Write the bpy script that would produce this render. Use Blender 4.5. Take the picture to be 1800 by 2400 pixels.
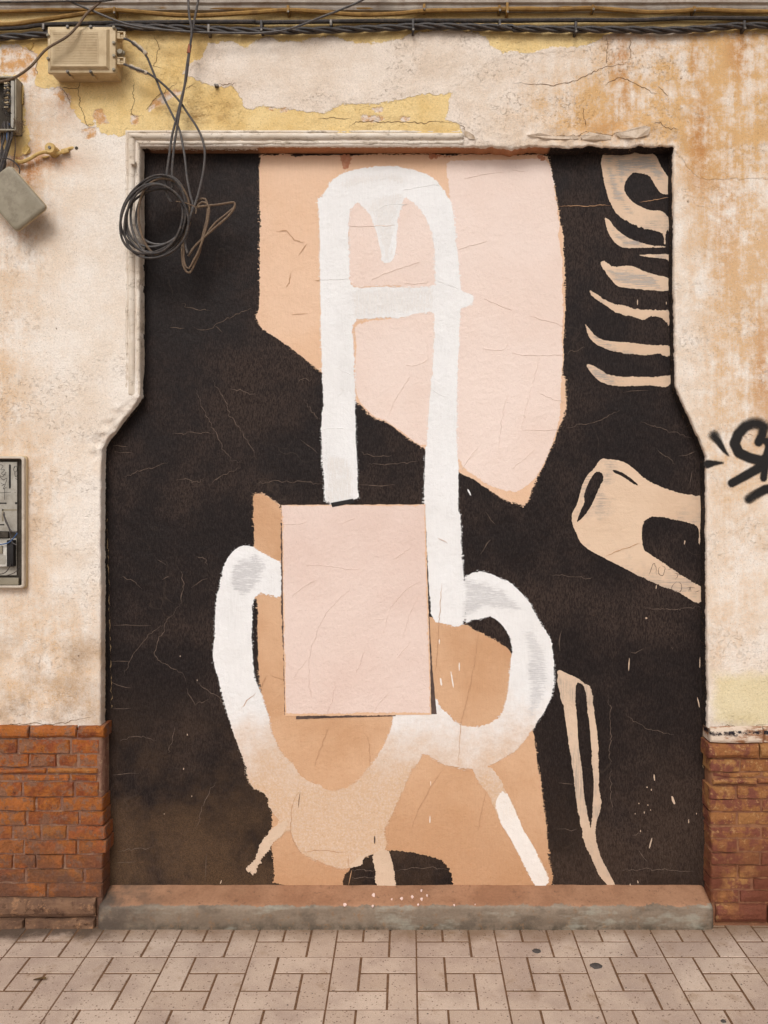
import bpy, bmesh, math, random
import numpy as np
from mathutils import Vector, noise as mnoise
from mathutils.geometry import tessellate_polygon

# ------------------------------------------------------------------ camera, sky, sun, exposure
for o in list(bpy.data.objects): bpy.data.objects.remove(o)
S = bpy.context.scene
F_PX, CAM_D, CAM_H, VX, VY = 1938.0, 3.18, 1.72, 955.0, 1131.0
cam = bpy.data.objects.new('camera', bpy.data.cameras.new('camera'))
S.collection.objects.link(cam)
cam.location = (0, -CAM_D, CAM_H); cam.rotation_euler = (math.pi/2, 0, 0)
cam.data.sensor_width = 36; cam.data.lens = F_PX/2400*36
cam.data.shift_x = -(VX-900)/2400; cam.data.shift_y = -(1200-VY)/2400
cam.data.clip_start = 0.05; cam.data.clip_end = 2000
S.camera = cam
S.render.engine = 'CYCLES'
S.cycles.adaptive_threshold = 0.02; S.cycles.max_bounces = 4; S.cycles.diffuse_bounces = 3; S.cycles.glossy_bounces = 2; S.cycles.transparent_max_bounces = 6
S.render.resolution_x, S.render.resolution_y = 768, 1024

SUN_EL, SUN_AZ = 44.0, -12.0       # azimuth measured from -Y (behind the camera) towards +X; negative = left
w = bpy.data.worlds.new('World'); S.world = w; w.use_nodes = True
wn = w.node_tree; wn.nodes.clear()
sky = wn.nodes.new('ShaderNodeTexSky'); sky.sky_type = 'NISHITA'; sky.sun_disc = False
sky.sun_elevation = math.radians(SUN_EL); sky.sun_rotation = math.radians(180 - SUN_AZ)
sky.air_density = 1.0; sky.dust_density = 4.0
hsv = wn.nodes.new('ShaderNodeHueSaturation'); hsv.inputs['Saturation'].default_value = 0.10   # grey overcast
bgn = wn.nodes.new('ShaderNodeBackground'); bgn.inputs[1].default_value = 0.12
won = wn.nodes.new('ShaderNodeOutputWorld')
wn.links.new(sky.outputs[0], hsv.inputs['Color']); wn.links.new(hsv.outputs[0], bgn.inputs[0]); wn.links.new(bgn.outputs[0], won.inputs[0])

sl = bpy.data.lights.new('sun', 'SUN'); sl.energy = 1.3; sl.angle = math.radians(24); sl.color = (1.0, 0.985, 0.96)
sun = bpy.data.objects.new('sun', sl); S.collection.objects.link(sun)
el, az = math.radians(SUN_EL), math.radians(SUN_AZ)
sdir = Vector((math.sin(az)*math.cos(el), -math.cos(az)*math.cos(el), math.sin(el)))
sun.rotation_euler = sdir.to_track_quat('Z', 'Y').to_euler(); sun.location = sdir*8
S.view_settings.view_transform = 'Standard'; S.view_settings.look = 'None'
S.view_settings.gamma = 1.0; S.view_settings.exposure = 0.07

# ------------------------------------------------------------------ helpers
C = S.collection
random.seed(7)
CROP = {c: (600*(i % 3), 600*(i//3)) for i, c in enumerate('ABCDEFGHIJKL')}
KZ = 1659/600
def parse(spec):
    out = []; cr = None
    for t in spec.split():
        if ':' in t: cr, t = t.split(':')
        x, y = t.split(',')
        if cr == 'Q': out.append((float(x), float(y)))
        else: out.append((CROP[cr][0]+float(x)/KZ, CROP[cr][1]+float(y)/KZ))
    return out
def XZ(p, d): return ((p[0]-VX)*d/F_PX, CAM_H-(p[1]-VY)*d/F_PX)
def W3(p, d):
    x, z = XZ(p, d); return Vector((x, d-CAM_D, z))
D_WALL, D_MUR = 3.22, 3.285
Y_WALL, Y_MUR = D_WALL-CAM_D, D_MUR-CAM_D
def nz(x, y, z): return mnoise.noise(Vector((x, y, z)))

def mesh_obj(name, verts, faces, mat, parent=None, smooth=False, attrs=None):
    me = bpy.data.meshes.new(name); me.from_pydata([tuple(v) for v in verts], [], faces)
    if smooth: me.polygons.foreach_set('use_smooth', [True]*len(me.polygons))
    if attrs:
        for k, v in attrs.items():
            v = np.asarray(v, dtype=np.float32)
            if v.ndim == 1:
                a = me.attributes.new(k, 'FLOAT', 'POINT'); a.data.foreach_set('value', v)
            else:
                a = me.attributes.new(k, 'FLOAT_COLOR', 'POINT'); a.data.foreach_set('color', v.ravel())
    me.update()
    if mat: me.materials.append(mat)
    o = bpy.data.objects.new(name, me); C.objects.link(o)
    if parent: o.parent = parent; o.matrix_parent_inverse = PINV.get(parent.name, parent.matrix_world.inverted())
    return o
PINV = {}
def thing(name, label, cat, loc=(0, 0, 0), group=None):
    o = bpy.data.objects.new(name, None); C.objects.link(o); o.location = loc; o.empty_display_size = .05
    from mathutils import Matrix
    PINV[o.name] = Matrix.Translation(-Vector(loc))
    tag(o, label, cat, group); return o
def tag(o, label, cat, group=None):
    o['label'] = label; o['category'] = cat
    if group: o['group'] = group
    return o
class MB:
    def __init__(s): s.v = []; s.f = []
    def add(s, v, f):
        n = len(s.v); s.v += [Vector(q) for q in v]; s.f += [tuple(i+n for i in q) for q in f]; return s
    def box(s, lo, hi, bev=0.0, rot=None, org=None):
        bm = bmesh.new(); bmesh.ops.create_cube(bm, size=1)
        lo, hi = Vector(lo), Vector(hi); c = (lo+hi)/2; d = hi-lo
        for v in bm.verts: v.co = Vector((v.co.x*d.x, v.co.y*d.y, v.co.z*d.z))
        if bev: bmesh.ops.bevel(bm, geom=bm.edges[:], offset=bev, segments=2, affect='EDGES', profile=.6)
        bm.verts.index_update()
        vs = [v.co+c for v in bm.verts]
        if rot is not None: vs = [rot @ (v-org) + org for v in vs]
        s.add(vs, [[v.index for v in f.verts] for f in bm.faces]); bm.free(); return s
    def cyl(s, a, b, r0, r1=None, n=16, cap=True):
        a, b = Vector(a), Vector(b); r1 = r0 if r1 is None else r1
        ax = (b-a).normalized(); u = ax.orthogonal().normalized(); q = ax.cross(u)
        vs = []
        for p, r in ((a, r0), (b, r1)):
            for i in range(n):
                t = 2*math.pi*i/n; vs.append(p+(u*math.cos(t)+q*math.sin(t))*r)
        fs = [(i, (i+1) % n, n+(i+1) % n, n+i) for i in range(n)]
        if cap: fs += [tuple(range(n-1, -1, -1)), tuple(range(n, 2*n))]
        return s.add(vs, fs)
    def tube(s, pts, r, n=8, cap=True, twist=0.0, off=0.0, ph=0.0, jit=0.0):
        pts = [Vector(p) for p in pts]; m = len(pts); prev = None; rings = []; L = 0
        for i, p in enumerate(pts):
            t = (pts[min(i+1, m-1)]-pts[max(i-1, 0)])
            t = t.normalized() if t.length > 1e-9 else Vector((1, 0, 0))
            if prev is None: u = t.orthogonal().normalized()
            else:
                u = prev - t*prev.dot(t); u = u.normalized() if u.length > 1e-6 else t.orthogonal().normalized()
            prev = u; q = t.cross(u)
            if i: L += (p-pts[i-1]).length
            c = p
            if off: a = ph+L*twist; c = p+(u*math.cos(a)+q*math.sin(a))*off
            rr = r(i/(m-1)) if callable(r) else r
            rr *= 1+jit*nz(L*14, ph, 3.1)
            rings.append([c+(u*math.cos(2*math.pi*k/n)+q*math.sin(2*math.pi*k/n))*rr for k in range(n)])
        vs = [v for g in rings for v in g]; fs = []
        for i in range(m-1):
            for k in range(n): fs.append((i*n+k, i*n+(k+1) % n, (i+1)*n+(k+1) % n, (i+1)*n+k))
        if cap: fs += [tuple(range(n-1, -1, -1)), tuple((m-1)*n+k for k in range(n))]
        return s.add(vs, fs)
    def build(s, name, mat, parent=None, smooth=True):
        o = mesh_obj(name, s.v, s.f, mat, parent, smooth)
        if smooth:
            try: o.data.set_sharp_from_angle(angle=math.radians(42))
            except Exception: pass
        return o
def catmull(pts, step=.012, closed=False):
    pts = [Vector(p) for p in pts]
    n = len(pts); out = []
    for i in range(n if closed else n-1):
        if closed: p0, p1, p2, p3 = pts[i-1], pts[i], pts[(i+1) % n], pts[(i+2) % n]
        else: p0, p1, p2, p3 = pts[max(i-1, 0)], pts[i], pts[i+1], pts[min(i+2, n-1)]
        k = max(2, int((p2-p1).length/step))
        for j in range(k):
            t = j/k
            out.append(.5*((2*p1)+(p2-p0)*t+(2*p0-5*p1+4*p2-p3)*t*t+(3*p1-p0-3*p2+p3)*t**3))
    if not closed: out.append(pts[-1])
    return out

# ------------------------------------------------------------------ materials
ALB = 0.93
def lin(h, k=None):
    h = h.lstrip('#'); r = []
    for i in (0, 2, 4):
        c = int(h[i:i+2], 16)/255
        r.append((c/12.92 if c <= .04045 else ((c+.055)/1.055)**2.4)*(ALB if k is None else k))
    return (*r, 1.0)
class NT:
    def __init__(s, name, rough=.8, spec=.3, metal=0.0):
        s.m = bpy.data.materials.new(name); s.m.use_nodes = True; s.t = s.m.node_tree
        s.b = s.t.nodes['Principled BSDF']; s.b.inputs['Roughness'].default_value = rough
        s.b.inputs['Specular IOR Level'].default_value = spec; s.b.inputs['Metallic'].default_value = metal
        s.pos = s.n('ShaderNodeNewGeometry').outputs['Position']; s.bumps = []
    def n(s, ty, **kw):
        q = s.t.nodes.new(ty)
        for k, v in kw.items(): setattr(q, k, v)
        return q
    def set(s, inp, v):
        if isinstance(v, bpy.types.NodeSocket): s.t.links.new(v, inp)
        elif isinstance(v, str): inp.default_value = lin(v)
        else: inp.default_value = v
    def scl(s, vec3, src=None, off=(0, 0, 0), rot=(0, 0, 0)):
        q = s.n('ShaderNodeMapping'); s.set(q.inputs['Vector'], src or s.pos)
        q.inputs['Scale'].default_value = vec3; q.inputs['Location'].default_value = off; q.inputs['Rotation'].default_value = rot
        return q.outputs[0]
    def noise(s, scale, detail=3, rough=.55, vec=None, dist=0.0, ty=None):
        q = s.n('ShaderNodeTexNoise')
        if ty: q.noise_type = ty
        s.set(q.inputs['Vector'], vec or s.pos); q.inputs['Scale'].default_value = scale
        q.inputs['Detail'].default_value = detail; q.inputs['Roughness'].default_value = rough; q.inputs['Distortion'].default_value = dist
        return q.outputs[0]
    def voro(s, scale, feat='F1', vec=None, rnd=1.0):
        q = s.n('ShaderNodeTexVoronoi', feature=feat); s.set(q.inputs['Vector'], vec or s.pos)
        q.inputs['Scale'].default_value = scale; q.inputs['Randomness'].default_value = rnd
        return q.outputs['Distance']
    def math(s, op, a, b=0.0, c=0.0, clamp=False):
        q = s.n('ShaderNodeMath', operation=op, use_clamp=clamp)
        for i, v in enumerate((a, b, c)): s.set(q.inputs[i], v)
        return q.outputs[0]
    def rng(s, v, a, b, c=0.0, d=1.0, smooth=True):
        q = s.n('ShaderNodeMapRange', clamp=True, interpolation_type='SMOOTHSTEP' if smooth else 'LINEAR')
        s.set(q.inputs[0], v)
        for i, x in enumerate((a, b, c, d)): s.set(q.inputs[i+1], x)
        return q.outputs[0]
    def mix(s, f, a, b, blend='MIX'):
        q = s.n('ShaderNodeMix', data_type='RGBA', blend_type=blend)
        s.set(q.inputs['Factor'], f)
        s.set(q.inputs[6], a); s.set(q.inputs[7], b); return q.outputs[2]
    def attr(s, name, col=False):
        q = s.n('ShaderNodeAttribute', attribute_name=name); return q if col else q.outputs['Fac']
    def sep(s, src=None):
        q = s.n('ShaderNodeSeparateXYZ'); s.set(q.inputs[0], src or s.pos); return q.outputs
    def rnd(s): return s.n('ShaderNodeObjectInfo').outputs['Random']
    def mul(s, col, f):          # brightness multiply by scalar socket
        q = s.n('ShaderNodeVectorMath', operation='SCALE'); s.set(q.inputs[0], col); s.set(q.inputs['Scale'], f); return q.outputs[0]
    def bump(s, h, dist=.002, strength=1.0):
        q = s.n('ShaderNodeBump'); q.inputs['Strength'].default_value = strength; q.inputs['Distance'].default_value = dist
        s.set(q.inputs['Height'], h)
        if s.bumps: s.t.links.new(s.bumps[-1], q.inputs['Normal'])
        s.bumps.append(q.outputs[0])
    def done(s, col, rough=None, alpha=None):
        s.set(s.b.inputs['Base Color'], col)
        if rough is not None: s.set(s.b.inputs['Roughness'], rough)
        if alpha is not None: s.set(s.b.inputs['Alpha'], alpha)
        if s.bumps: s.t.links.new(s.bumps[-1], s.b.inputs['Normal'])
        return s.m
def smask(t, sdf, amp, wid, sc=14, fine=90):
    a = t.math('SUBTRACT', t.noise(sc, 4, .68), .5); b = t.math('SUBTRACT', t.noise(fine, 2, .6), .5)
    v = t.math('MULTIPLY_ADD', a, amp*2, sdf); v = t.math('MULTIPLY_ADD', b, amp*.6, v)
    return t.rng(v, -wid, wid)

def mat_plaster():
    t = NT('plaster_paint', .88, .18)
    med = t.noise(6, 5, .68); fine = t.noise(150, 3, .65); n22 = t.noise(22, 4, .72)
    vst = t.noise(1, 4, .72, t.scl((26, 26, 2.2)))            # vertical run-off streaks
    col = t.mix(t.rng(med, .34, .68), '#f1e5d9', '#e9d8c7')
    blot = t.math('MULTIPLY_ADD', vst, .28, t.math('MULTIPLY_ADD', med, .44, t.math('MULTIPLY', n22, .34)))
    sf = t.math('MULTIPLY', t.attr('stain'), t.rng(blot, .40, .64)); sf = t.math('MULTIPLY', sf, t.rng(fine, .3, .62, .55, 1.1), clamp=True)
    col = t.mix(t.math('MULTIPLY', sf, .85), col, '#d8ac7a')
    rust = t.math('MULTIPLY', t.attr('rust'), t.rng(blot, .42, .62)); rust = t.math('MULTIPLY', rust, t.rng(fine, .32, .6, .5, 1.1), clamp=True)
    col = t.mix(t.math('MULTIPLY', rust, .85), col, '#bb7c46')
    gr0 = t.rng(t.noise(5, 5, .74), .36, .66)
    grime = t.math('MULTIPLY', t.math('MULTIPLY', t.attr('grime'), gr0), t.rng(fine, .3, .6, .5, 1.0), clamp=True)
    col = t.mix(t.math('MULTIPLY', grime, .8), col, '#a68a70')
    ym = smask(t, t.attr('yellow'), .022, .0018, 34, 150)
    yc = t.mix(t.rng(med, .35, .68), '#eed096', '#e1bc7b')
    yc = t.mix(t.math('MULTIPLY', t.attr('grime'), t.rng(t.noise(9, 5, .75, t.scl((1, 1, 2.2))), .44, .68, 0, .9), clamp=True), yc, '#b08a55')
    yc = t.mix(t.math('MULTIPLY', rust, .6), yc, '#c98f4c')
    col = t.mix(ym, col, yc)
    wm = smask(t, t.attr('skim'), .020, .0022, 34, 150)
    wc = t.mix(t.rng(med, .35, .68), '#ecdccd', '#dfcab6')
    pit = t.math('MULTIPLY', t.rng(t.noise(85, 3, .7), .54, .68), t.rng(t.noise(3.2, 4, .6, t.scl((1, 1, 1.8), rot=(0, .5, 0))), .45, .60))
    wc = t.mix(t.math('MULTIPLY', pit, .55), wc, '#a58d78')
    wc = t.mix(t.math('MULTIPLY', sf, .95), wc, '#d8ab74')
    wc = t.mix(t.math('MULTIPLY', rust, .8), wc, '#b97b46')
    col = t.mix(wm, col, wc)
    pm = smask(t, t.attr('pale'), .035, .03); col = t.mix(t.math('MULTIPLY', pm, .62), col, '#ddcb92')
    om = smask(t, t.attr('bare'), .018, .004, 30, 140)
    col = t.mix(om, col, t.mix(t.rng(n22, .40, .60), '#e6d4c4', '#d29e68'))
    tn = t.attr('tint', True)
    tc = t.mix(t.math('MULTIPLY', t.rng(t.noise(60, 4, .75), .60, .68), .55), tn.outputs['Color'], '#a98460')
    edge = t.rng(t.math('MULTIPLY_ADD', t.math('SUBTRACT', t.noise(70, 3, .7), .5), .7, tn.outputs['Alpha']), .42, .58)
    col = t.mix(edge, col, tc)
    col = t.mix(t.math('MULTIPLY', t.rng(t.noise(230, 2, .5), .62, .70), .45), col, '#8d7058')
    col = t.mul(col, t.rng(fine, .25, .75, .90, 1.08))
    t.bump(t.noise(62, 5, .72), .0056, .75)
    h2 = t.math('MULTIPLY_ADD', ym, .5, t.math('MULTIPLY', wm, .9)); h2 = t.math('MULTIPLY_ADD', om, -.8, h2); h2 = t.math('MULTIPLY_ADD', pit, -.9, h2)
    t.bump(h2, .0026, .85)
    return t.done(col)

def mural_relief(t, amt=1.0, lines=False):
    t.bump(t.noise(2.6, 4, .55, t.scl((1, 1, 1), rot=(0, .6, 0)), 1.2), .030, .22*amt)
    t.bump(t.noise(46, 5, .74), .0062, .62*amt)
    if not lines: return None
    q = t.n('ShaderNodeTexNoise'); t.set(q.inputs['Vector'], t.pos); q.inputs['Scale'].default_value = 2.4; q.inputs['Detail'].default_value = 3
    s2 = t.n('ShaderNodeVectorMath', operation='SCALE'); t.set(s2.inputs[0], q.outputs['Color']); s2.inputs['Scale'].default_value = .7
    wp = t.n('ShaderNodeVectorMath', operation='ADD'); t.set(wp.inputs[0], t.pos); t.set(wp.inputs[1], s2.outputs[0])
    return t.math('MULTIPLY', t.rng(t.voro(3.4, 'DISTANCE_TO_EDGE', wp.outputs[0]), .0, .010, 1, 0), t.rng(t.noise(5, 3), .52, .66))
def mat_black():
    t = NT('black_paint', .62, .16)
    z = t.sep()[2]
    sp = t.noise(1, 4, .78, t.scl((300, 300, 90)))
    bl = t.noise(2.1, 6, .68)
    dust = t.math('MULTIPLY', t.rng(bl, .42, .64), t.rng(sp, .36, .70))
    low = t.math('MULTIPLY', t.rng(z, 1.0, .15), t.rng(t.sep()[0], .5, -.9, .2, 1.0))
    d2 = t.math('MULTIPLY', t.math('MULTIPLY', low, t.rng(t.noise(3.2, 5, .7), .30, .62)), t.rng(t.noise(310, 4, .8), .34, .68, .25, .95))
    col = t.mix(t.rng(bl, .35, .65), '#181110', '#1f1614')
    col = t.mix(t.rng(sp, .40, .68, 0, .38), col, '#453a36')  # highlights on the wall's fine bumps, mixed into the colour as paler vertical streaks
    col = t.mix(t.math('MULTIPLY', dust, .55), col, '#57463c')
    col = t.mix(d2, col, '#664d36')
    lines = mural_relief(t, .9, True)
    col = t.mix(t.math('MULTIPLY', lines, .22), col, '#5b4c40')
    fleck = t.rng(t.voro(55), .05, .03); col = t.mix(t.math('MULTIPLY', fleck, t.rng(bl, .52, .58)), col, '#8c6e58')
    return t.done(col, t.rng(bl, .3, .7, .52, .74))
def mat_paint(name, c1, c2, under='#8d8783', thin=0.0, ang=0.0, dirt=None, z0=.78, z1=.45, dirtmax=.9, rough=.72, stretch=14, grainc=None, relief=1.0, wash=None):
    t = NT(name, rough, .28)
    fq = 300 if wash else 190
    st = t.noise(1, 4, .7, t.scl((fq, fq, fq/stretch) if ang == 0 else (fq/stretch, fq, fq)))
    lo = t.noise(5.5, 5, .68)
    col = t.mix(t.rng(t.noise(2.3, 4, .6), .35, .66), c1, c2)
    if thin:
        m = t.math('MULTIPLY', t.rng(st, .36, .66), t.rng(lo, .48, .66))
        col = t.mix(t.math('MULTIPLY', m, thin), col, under)
    if dirt:
        z = t.sep()[2]
        zz = t.math('MULTIPLY_ADD', t.math('SUBTRACT', t.noise(4.5, 5, .72), .5), .6, z)
        g = t.math('MULTIPLY', t.rng(zz, z0, z1), t.rng(t.noise(150, 4, .75), .28, .62, .72, 1.0))
        col = t.mix(t.math('MULTIPLY', g, dirtmax), col, dirt)
    mural_relief(t, relief)
    if grainc: col = t.mix(t.math('MULTIPLY', t.math('MULTIPLY', t.rng(t.noise(90, 5, .78), .54, .68), t.rng(t.sep()[2], .85, .35)), .45), col, grainc)
    pin = t.math('MULTIPLY', t.rng(t.voro(60), .075, .05), t.rng(lo, .56, .62)); col = t.mix(t.math('MULTIPLY', pin, .7), col, '#6a4f40')
    col = t.mul(col, t.rng(st, .2, .8, .965, 1.03))
    al = None
    if wash: al = t.math('GREATER_THAN', t.math('MULTIPLY_ADD', t.math('SUBTRACT', st, .55), .13, t.math('MINIMUM', t.math('MULTIPLY_ADD', t.math('SUBTRACT', lo, .5), .06, t.attr('d')), .014)), .002)
    return t.done(col, alpha=al)
def mat_simple(name, c1, c2, rough=.6, spec=.3, scale=30, dust=None, dustamt=.5, bump=.0008, metal=0.0, hz=(0, 0)):
    t = NT(name, rough, spec, metal)
    col = t.mix(t.rng(t.noise(scale, 5, .65), .35, .66), c1, c2)
    if dust: col = t.mix(t.math('MULTIPLY', t.rng(t.noise(scale*2.3, 5, .7), .46, .66), dustamt), col, dust)
    t.bump(t.noise(260, 4, .6), bump, .7)
    return t.done(col)
def mat_brick():
    t = NT('fired_brick', .9, .15); r = t.rnd()
    q = t.n('ShaderNodeValToRGB'); e = q.color_ramp
    e.elements[0].color = lin('#7d4630'); e.elements[1].color = lin('#a97443')
    for p, h in ((.25, '#a85930'), (.5, '#b26b39'), (.65, '#86442f'), (.82, '#a05934')):
        k = e.elements.new(p); k.color = lin(h)
    t.set(q.inputs[0], r)
    off = t.n('ShaderNodeVectorMath', operation='ADD'); t.set(off.inputs[0], t.pos); t.set(off.inputs[1], r)
    blot = t.noise(19, 5, .7, off.outputs[0])
    col = t.mix(t.rng(blot, .40, .62), q.outputs[0], '#a9642f')
    col = t.mix(t.math('MULTIPLY', t.rng(t.noise(26, 5, .78), .50, .57), .8), col, '#8a6652')      # smeared mortar wash
    col = t.mix(t.math('MULTIPLY', t.rng(t.noise(60, 4, .7), .60, .68), .7), col, '#4a2c22')
    z = t.sep()[2]
    grime = t.math('MULTIPLY', t.rng(z, .52, .10), t.rng(t.noise(9, 6, .72), .28, .56))
    col = t.mix(t.math('MULTIPLY', grime, .85), col, '#684a3d')
    t.bump(t.noise(42, 6, .78), .012, .9)
    return t.done(t.mul(col, t.rng(t.noise(120, 3, .7), .3, .7, .80, 1.12)))
def mat_brick_painted():
    t = NT('washed_brick', .88, .18); r = t.rnd()
    col = t.mix(r, '#94603a', '#a27346')
    col = t.mix(t.rng(t.noise(14, 5, .7), .46, .58), col, '#7c493a')
    col = t.mix(t.math('MULTIPLY', t.rng(t.noise(40, 5, .75), .56, .63), .8), col, '#b48a5c')
    z = t.sep()[2]
    col = t.mix(t.math('MULTIPLY', t.rng(z, .42, .16), t.rng(t.noise(6, 5), .3, .5)), col, '#70402f')
    t.bump(t.noise(42, 6, .75), .008, .8)
    return t.done(t.mul(col, t.rng(t.noise(120, 3, .7), .3, .7, .84, 1.1)))
def mat_mortar():
    t = NT('lime_mortar', .95, .1)
    col = t.mix(t.rng(t.noise(24, 5, .7), .38, .62), '#94705c', '#80594a'); z = t.sep()[2]
    col = t.mix(t.math('MULTIPLY', t.rng(t.noise(60, 5, .7), .55, .63), .7), col, '#a98a6e')
    col = t.mix(t.math('MULTIPLY', t.rng(z, .25, .05), .6), col, '#5f473a')
    t.bump(t.noise(55, 5, .7), .007, .8); t.bump(t.noise(220, 3), .002, .7)
    return t.done(col)
def mat_sill():
    t = NT('sill_paint', .72, .3)
    n = t.sep(t.n('ShaderNodeNewGeometry').outputs['Normal']); s = t.sep()
    zz = t.math('MULTIPLY_ADD', t.math('SUBTRACT', t.noise(13, 6, .75), .5), .030, s[2])
    top = t.rng(zz, .0875, .0905)
    tc = t.mix(t.rng(t.noise(6, 5, .65), .36, .66), '#a57a5d', '#946a4f')
    tc = t.mix(t.math('MULTIPLY', t.rng(t.noise(48, 5, .75), .58, .66), .6), tc, '#6f5140')
    fc = t.mix(t.rng(t.noise(3.5, 5, .65, t.scl((1, 1, 5))), .35, .66), '#8d7c6b', '#7b6a5a')
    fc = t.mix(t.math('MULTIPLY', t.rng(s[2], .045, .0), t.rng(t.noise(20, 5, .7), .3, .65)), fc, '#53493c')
    fc = t.mix(t.math('MULTIPLY', t.rng(t.noise(30, 5, .75), .55, .65), .6), fc, '#8d6a4b')
    fc = t.mix(t.math('MULTIPLY', t.rng(t.noise(7, 5, .72, t.scl((1, 1, 2))), .48, .66), .6), fc, '#5d5145')
    fc = t.mix(t.math('MULTIPLY', t.rng(t.noise(4.3, 4, .7, t.scl((1, 1, 3), off=(2, 0, 0))), .52, .68), .55), fc, '#a3a091')
    col = t.mix(top, fc, tc)
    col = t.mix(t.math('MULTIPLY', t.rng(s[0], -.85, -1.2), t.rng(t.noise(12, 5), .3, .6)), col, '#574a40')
    t.bump(t.noise(30, 5, .65), .004, .6); t.bump(t.noise(190, 3, .6), .0015, .6)
    return t.done(t.mul(col, t.rng(t.noise(110, 3), .3, .7, .92, 1.06)))
def mat_paving():
    t = NT('cement_tile', .85, .22); r = t.rnd(); s = t.sep()
    col = t.mix(r, '#bba390', '#cfb9a7')
    col = t.mix(t.rng(t.noise(3.2, 5, .65), .38, .66), col, '#b0998a')
    col = t.mix(t.math('MULTIPLY', t.rng(t.voro(85), .30, .20), t.rng(t.noise(40, 2), .48, .54, 0, .9)), col, '#7d6556')
    col = t.mix(t.math('MULTIPLY', t.rng(t.voro(210, vec=t.scl((1, 1, 1), off=(3, 1, 0))), .26, .16), .55), col, '#937b6b')
    col = t.mix(t.math('MULTIPLY', t.rng(t.voro(150, vec=t.scl((1, 1, 1), off=(7, 4, 0))), .2, .14), .6), col, '#d6c8bb')
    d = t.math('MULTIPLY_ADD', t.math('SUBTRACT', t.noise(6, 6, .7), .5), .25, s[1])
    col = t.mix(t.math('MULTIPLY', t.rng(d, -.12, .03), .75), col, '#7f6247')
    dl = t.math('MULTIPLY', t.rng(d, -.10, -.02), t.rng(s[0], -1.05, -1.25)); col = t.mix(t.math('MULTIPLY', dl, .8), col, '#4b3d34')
    col = t.mix(t.math('MULTIPLY', t.rng(t.noise(9, 6, .7), .55, .70), .45), col, '#8f7052')
    t.bump(t.noise(120, 4, .65), .002, .55); t.bump(t.noise(18, 3), .004, .3)
    return t.done(t.mul(col, t.rng(t.noise(330, 2), .3, .7, .90, 1.08)))

M = dict(
    plaster=mat_plaster(), black=mat_black(), brick=mat_brick(), wbrick=mat_brick_painted(), mortar=mat_mortar(), sill=mat_sill(), pave=mat_paving(),
    tan=mat_paint('peach_paint', '#e9c3a5', '#e4ba98', dirt='#d9a97c', z0=1.2, z1=.3, dirtmax=.85, stretch=10),
    tanlow=mat_paint('ochre_peach_paint', '#d8ad89', '#c99a73', dirt='#b98861', z0=.55, z1=.1, dirtmax=.6, stretch=10, grainc='#c08a5c'),
    pink=mat_paint('pale_pink_paint', '#efd9cd', '#ebd2c4', stretch=2, relief=1.05),
    pinkp=mat_paint('rose_pink_paint', '#e9d1c5', '#e4c9bc', stretch=2.5, relief=1.05),
    white=mat_paint('white_paint', '#f1eeec', '#eeeae7', under='#d6d2cf', thin=.45, dirt='#d3ac87', z0=.95, z1=.46, dirtmax=.93, grainc='#c79a6e'),
    whitec=mat_paint('fresh_white_paint', '#f3eae2', '#efe5dc', under='#dfc7ae', thin=.4),
    whiteg=mat_paint('thin_white_wash', '#d6d2d1', '#dedad8', under='#c5c2c1', thin=.6, ang=1, wash=.85),
    beige=mat_paint('beige_paint', '#e2c4a8', '#d8b89b', under='#9c8f86', thin=.85, ang=1, stretch=22),
    beigeg=mat_paint('thin_beige_wash', '#bfb0a3', '#b2a397', under='#9b8f86', thin=.6, ang=1, stretch=22, wash=.85),
    beigev=mat_paint('beige_brush_paint', '#dcc0a6', '#d0b399', under='#a39488', thin=.8, stretch=18),
    tape=mat_simple('black_tape', '#1c1817', '#211c1b', .5, .3),
    wedge=mat_simple('dark_brown_matt', '#4a3b36', '#5f4d46', .7, .2, 20),
    scr=mat_simple('scratch_dust', '#78665a', '#5a4c42', .9, .1, 60),
    scr2=mat_simple('scratch_brown', '#cda27e', '#b98d6b', .9, .1, 60),
    crackm=mat_simple('crack_dirt', '#6a4e34', '#7f6145', .95, .1, 60),
    crumb=mat_simple('crumbled_plaster', '#a48a68', '#7d6850', .95, .1, 80, '#3a302a', .7, .003),
    beam=mat_simple('cornice_paint', '#b9aea2', '#a2968a', .85, .2, 8, '#8b7666', .6, .002),
    mould=None,
)
def mat_mould():
    t = NT('moulding_paint', .7, .3)
    col = t.mix(t.rng(t.noise(8, 5, .65), .36, .66), '#e2d5c6', '#d5c4b1')
    col = t.mix(t.math('MULTIPLY', t.rng(t.noise(30, 6, .75, t.scl((.4, 1, 1))), .53, .63), .6), col, '#8d7860')
    col = t.mix(t.math('MULTIPLY', t.rng(t.noise(75, 5, .75), .60, .66), .7), col, '#6d553f')
    t.bump(t.noise(40, 5, .65), .004, .6); t.bump(t.noise(180, 3), .0015, .6)
    return t.done(col)
M['mould'] = mat_mould()
M['whitef'] = mat_paint('white_bristle_marks', '#f1eeec', '#eeeae7', dirt='#d3ac87', z0=.95, z1=.46, dirtmax=.93, ang=1, stretch=5, wash=1)
M['tanf'] = mat_paint('peach_bristle_marks', '#e9c3a5', '#e0b48f', dirt='#cd9c72', z0=1.2, z1=.3, dirtmax=.85, ang=1, stretch=5, wash=1)
M['cab_dark'] = mat_simple('black_cable', '#2f2a29', '#3c3532', .55, .35, 40, '#6d5c4e', .45)
M['cab_grey'] = mat_simple('grey_cable', '#433e3d', '#504946', .5, .4, 40, '#7d6e60', .35)
M['cab_brown'] = mat_simple('brown_cable', '#5f4c3d', '#715a46', .6, .3, 40, '#9c8464', .4)
M['cab_yel'] = mat_simple('painted_conduit', '#a27c44', '#8c6838', .75, .25, 22, '#5f4528', .5, .002)
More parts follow.
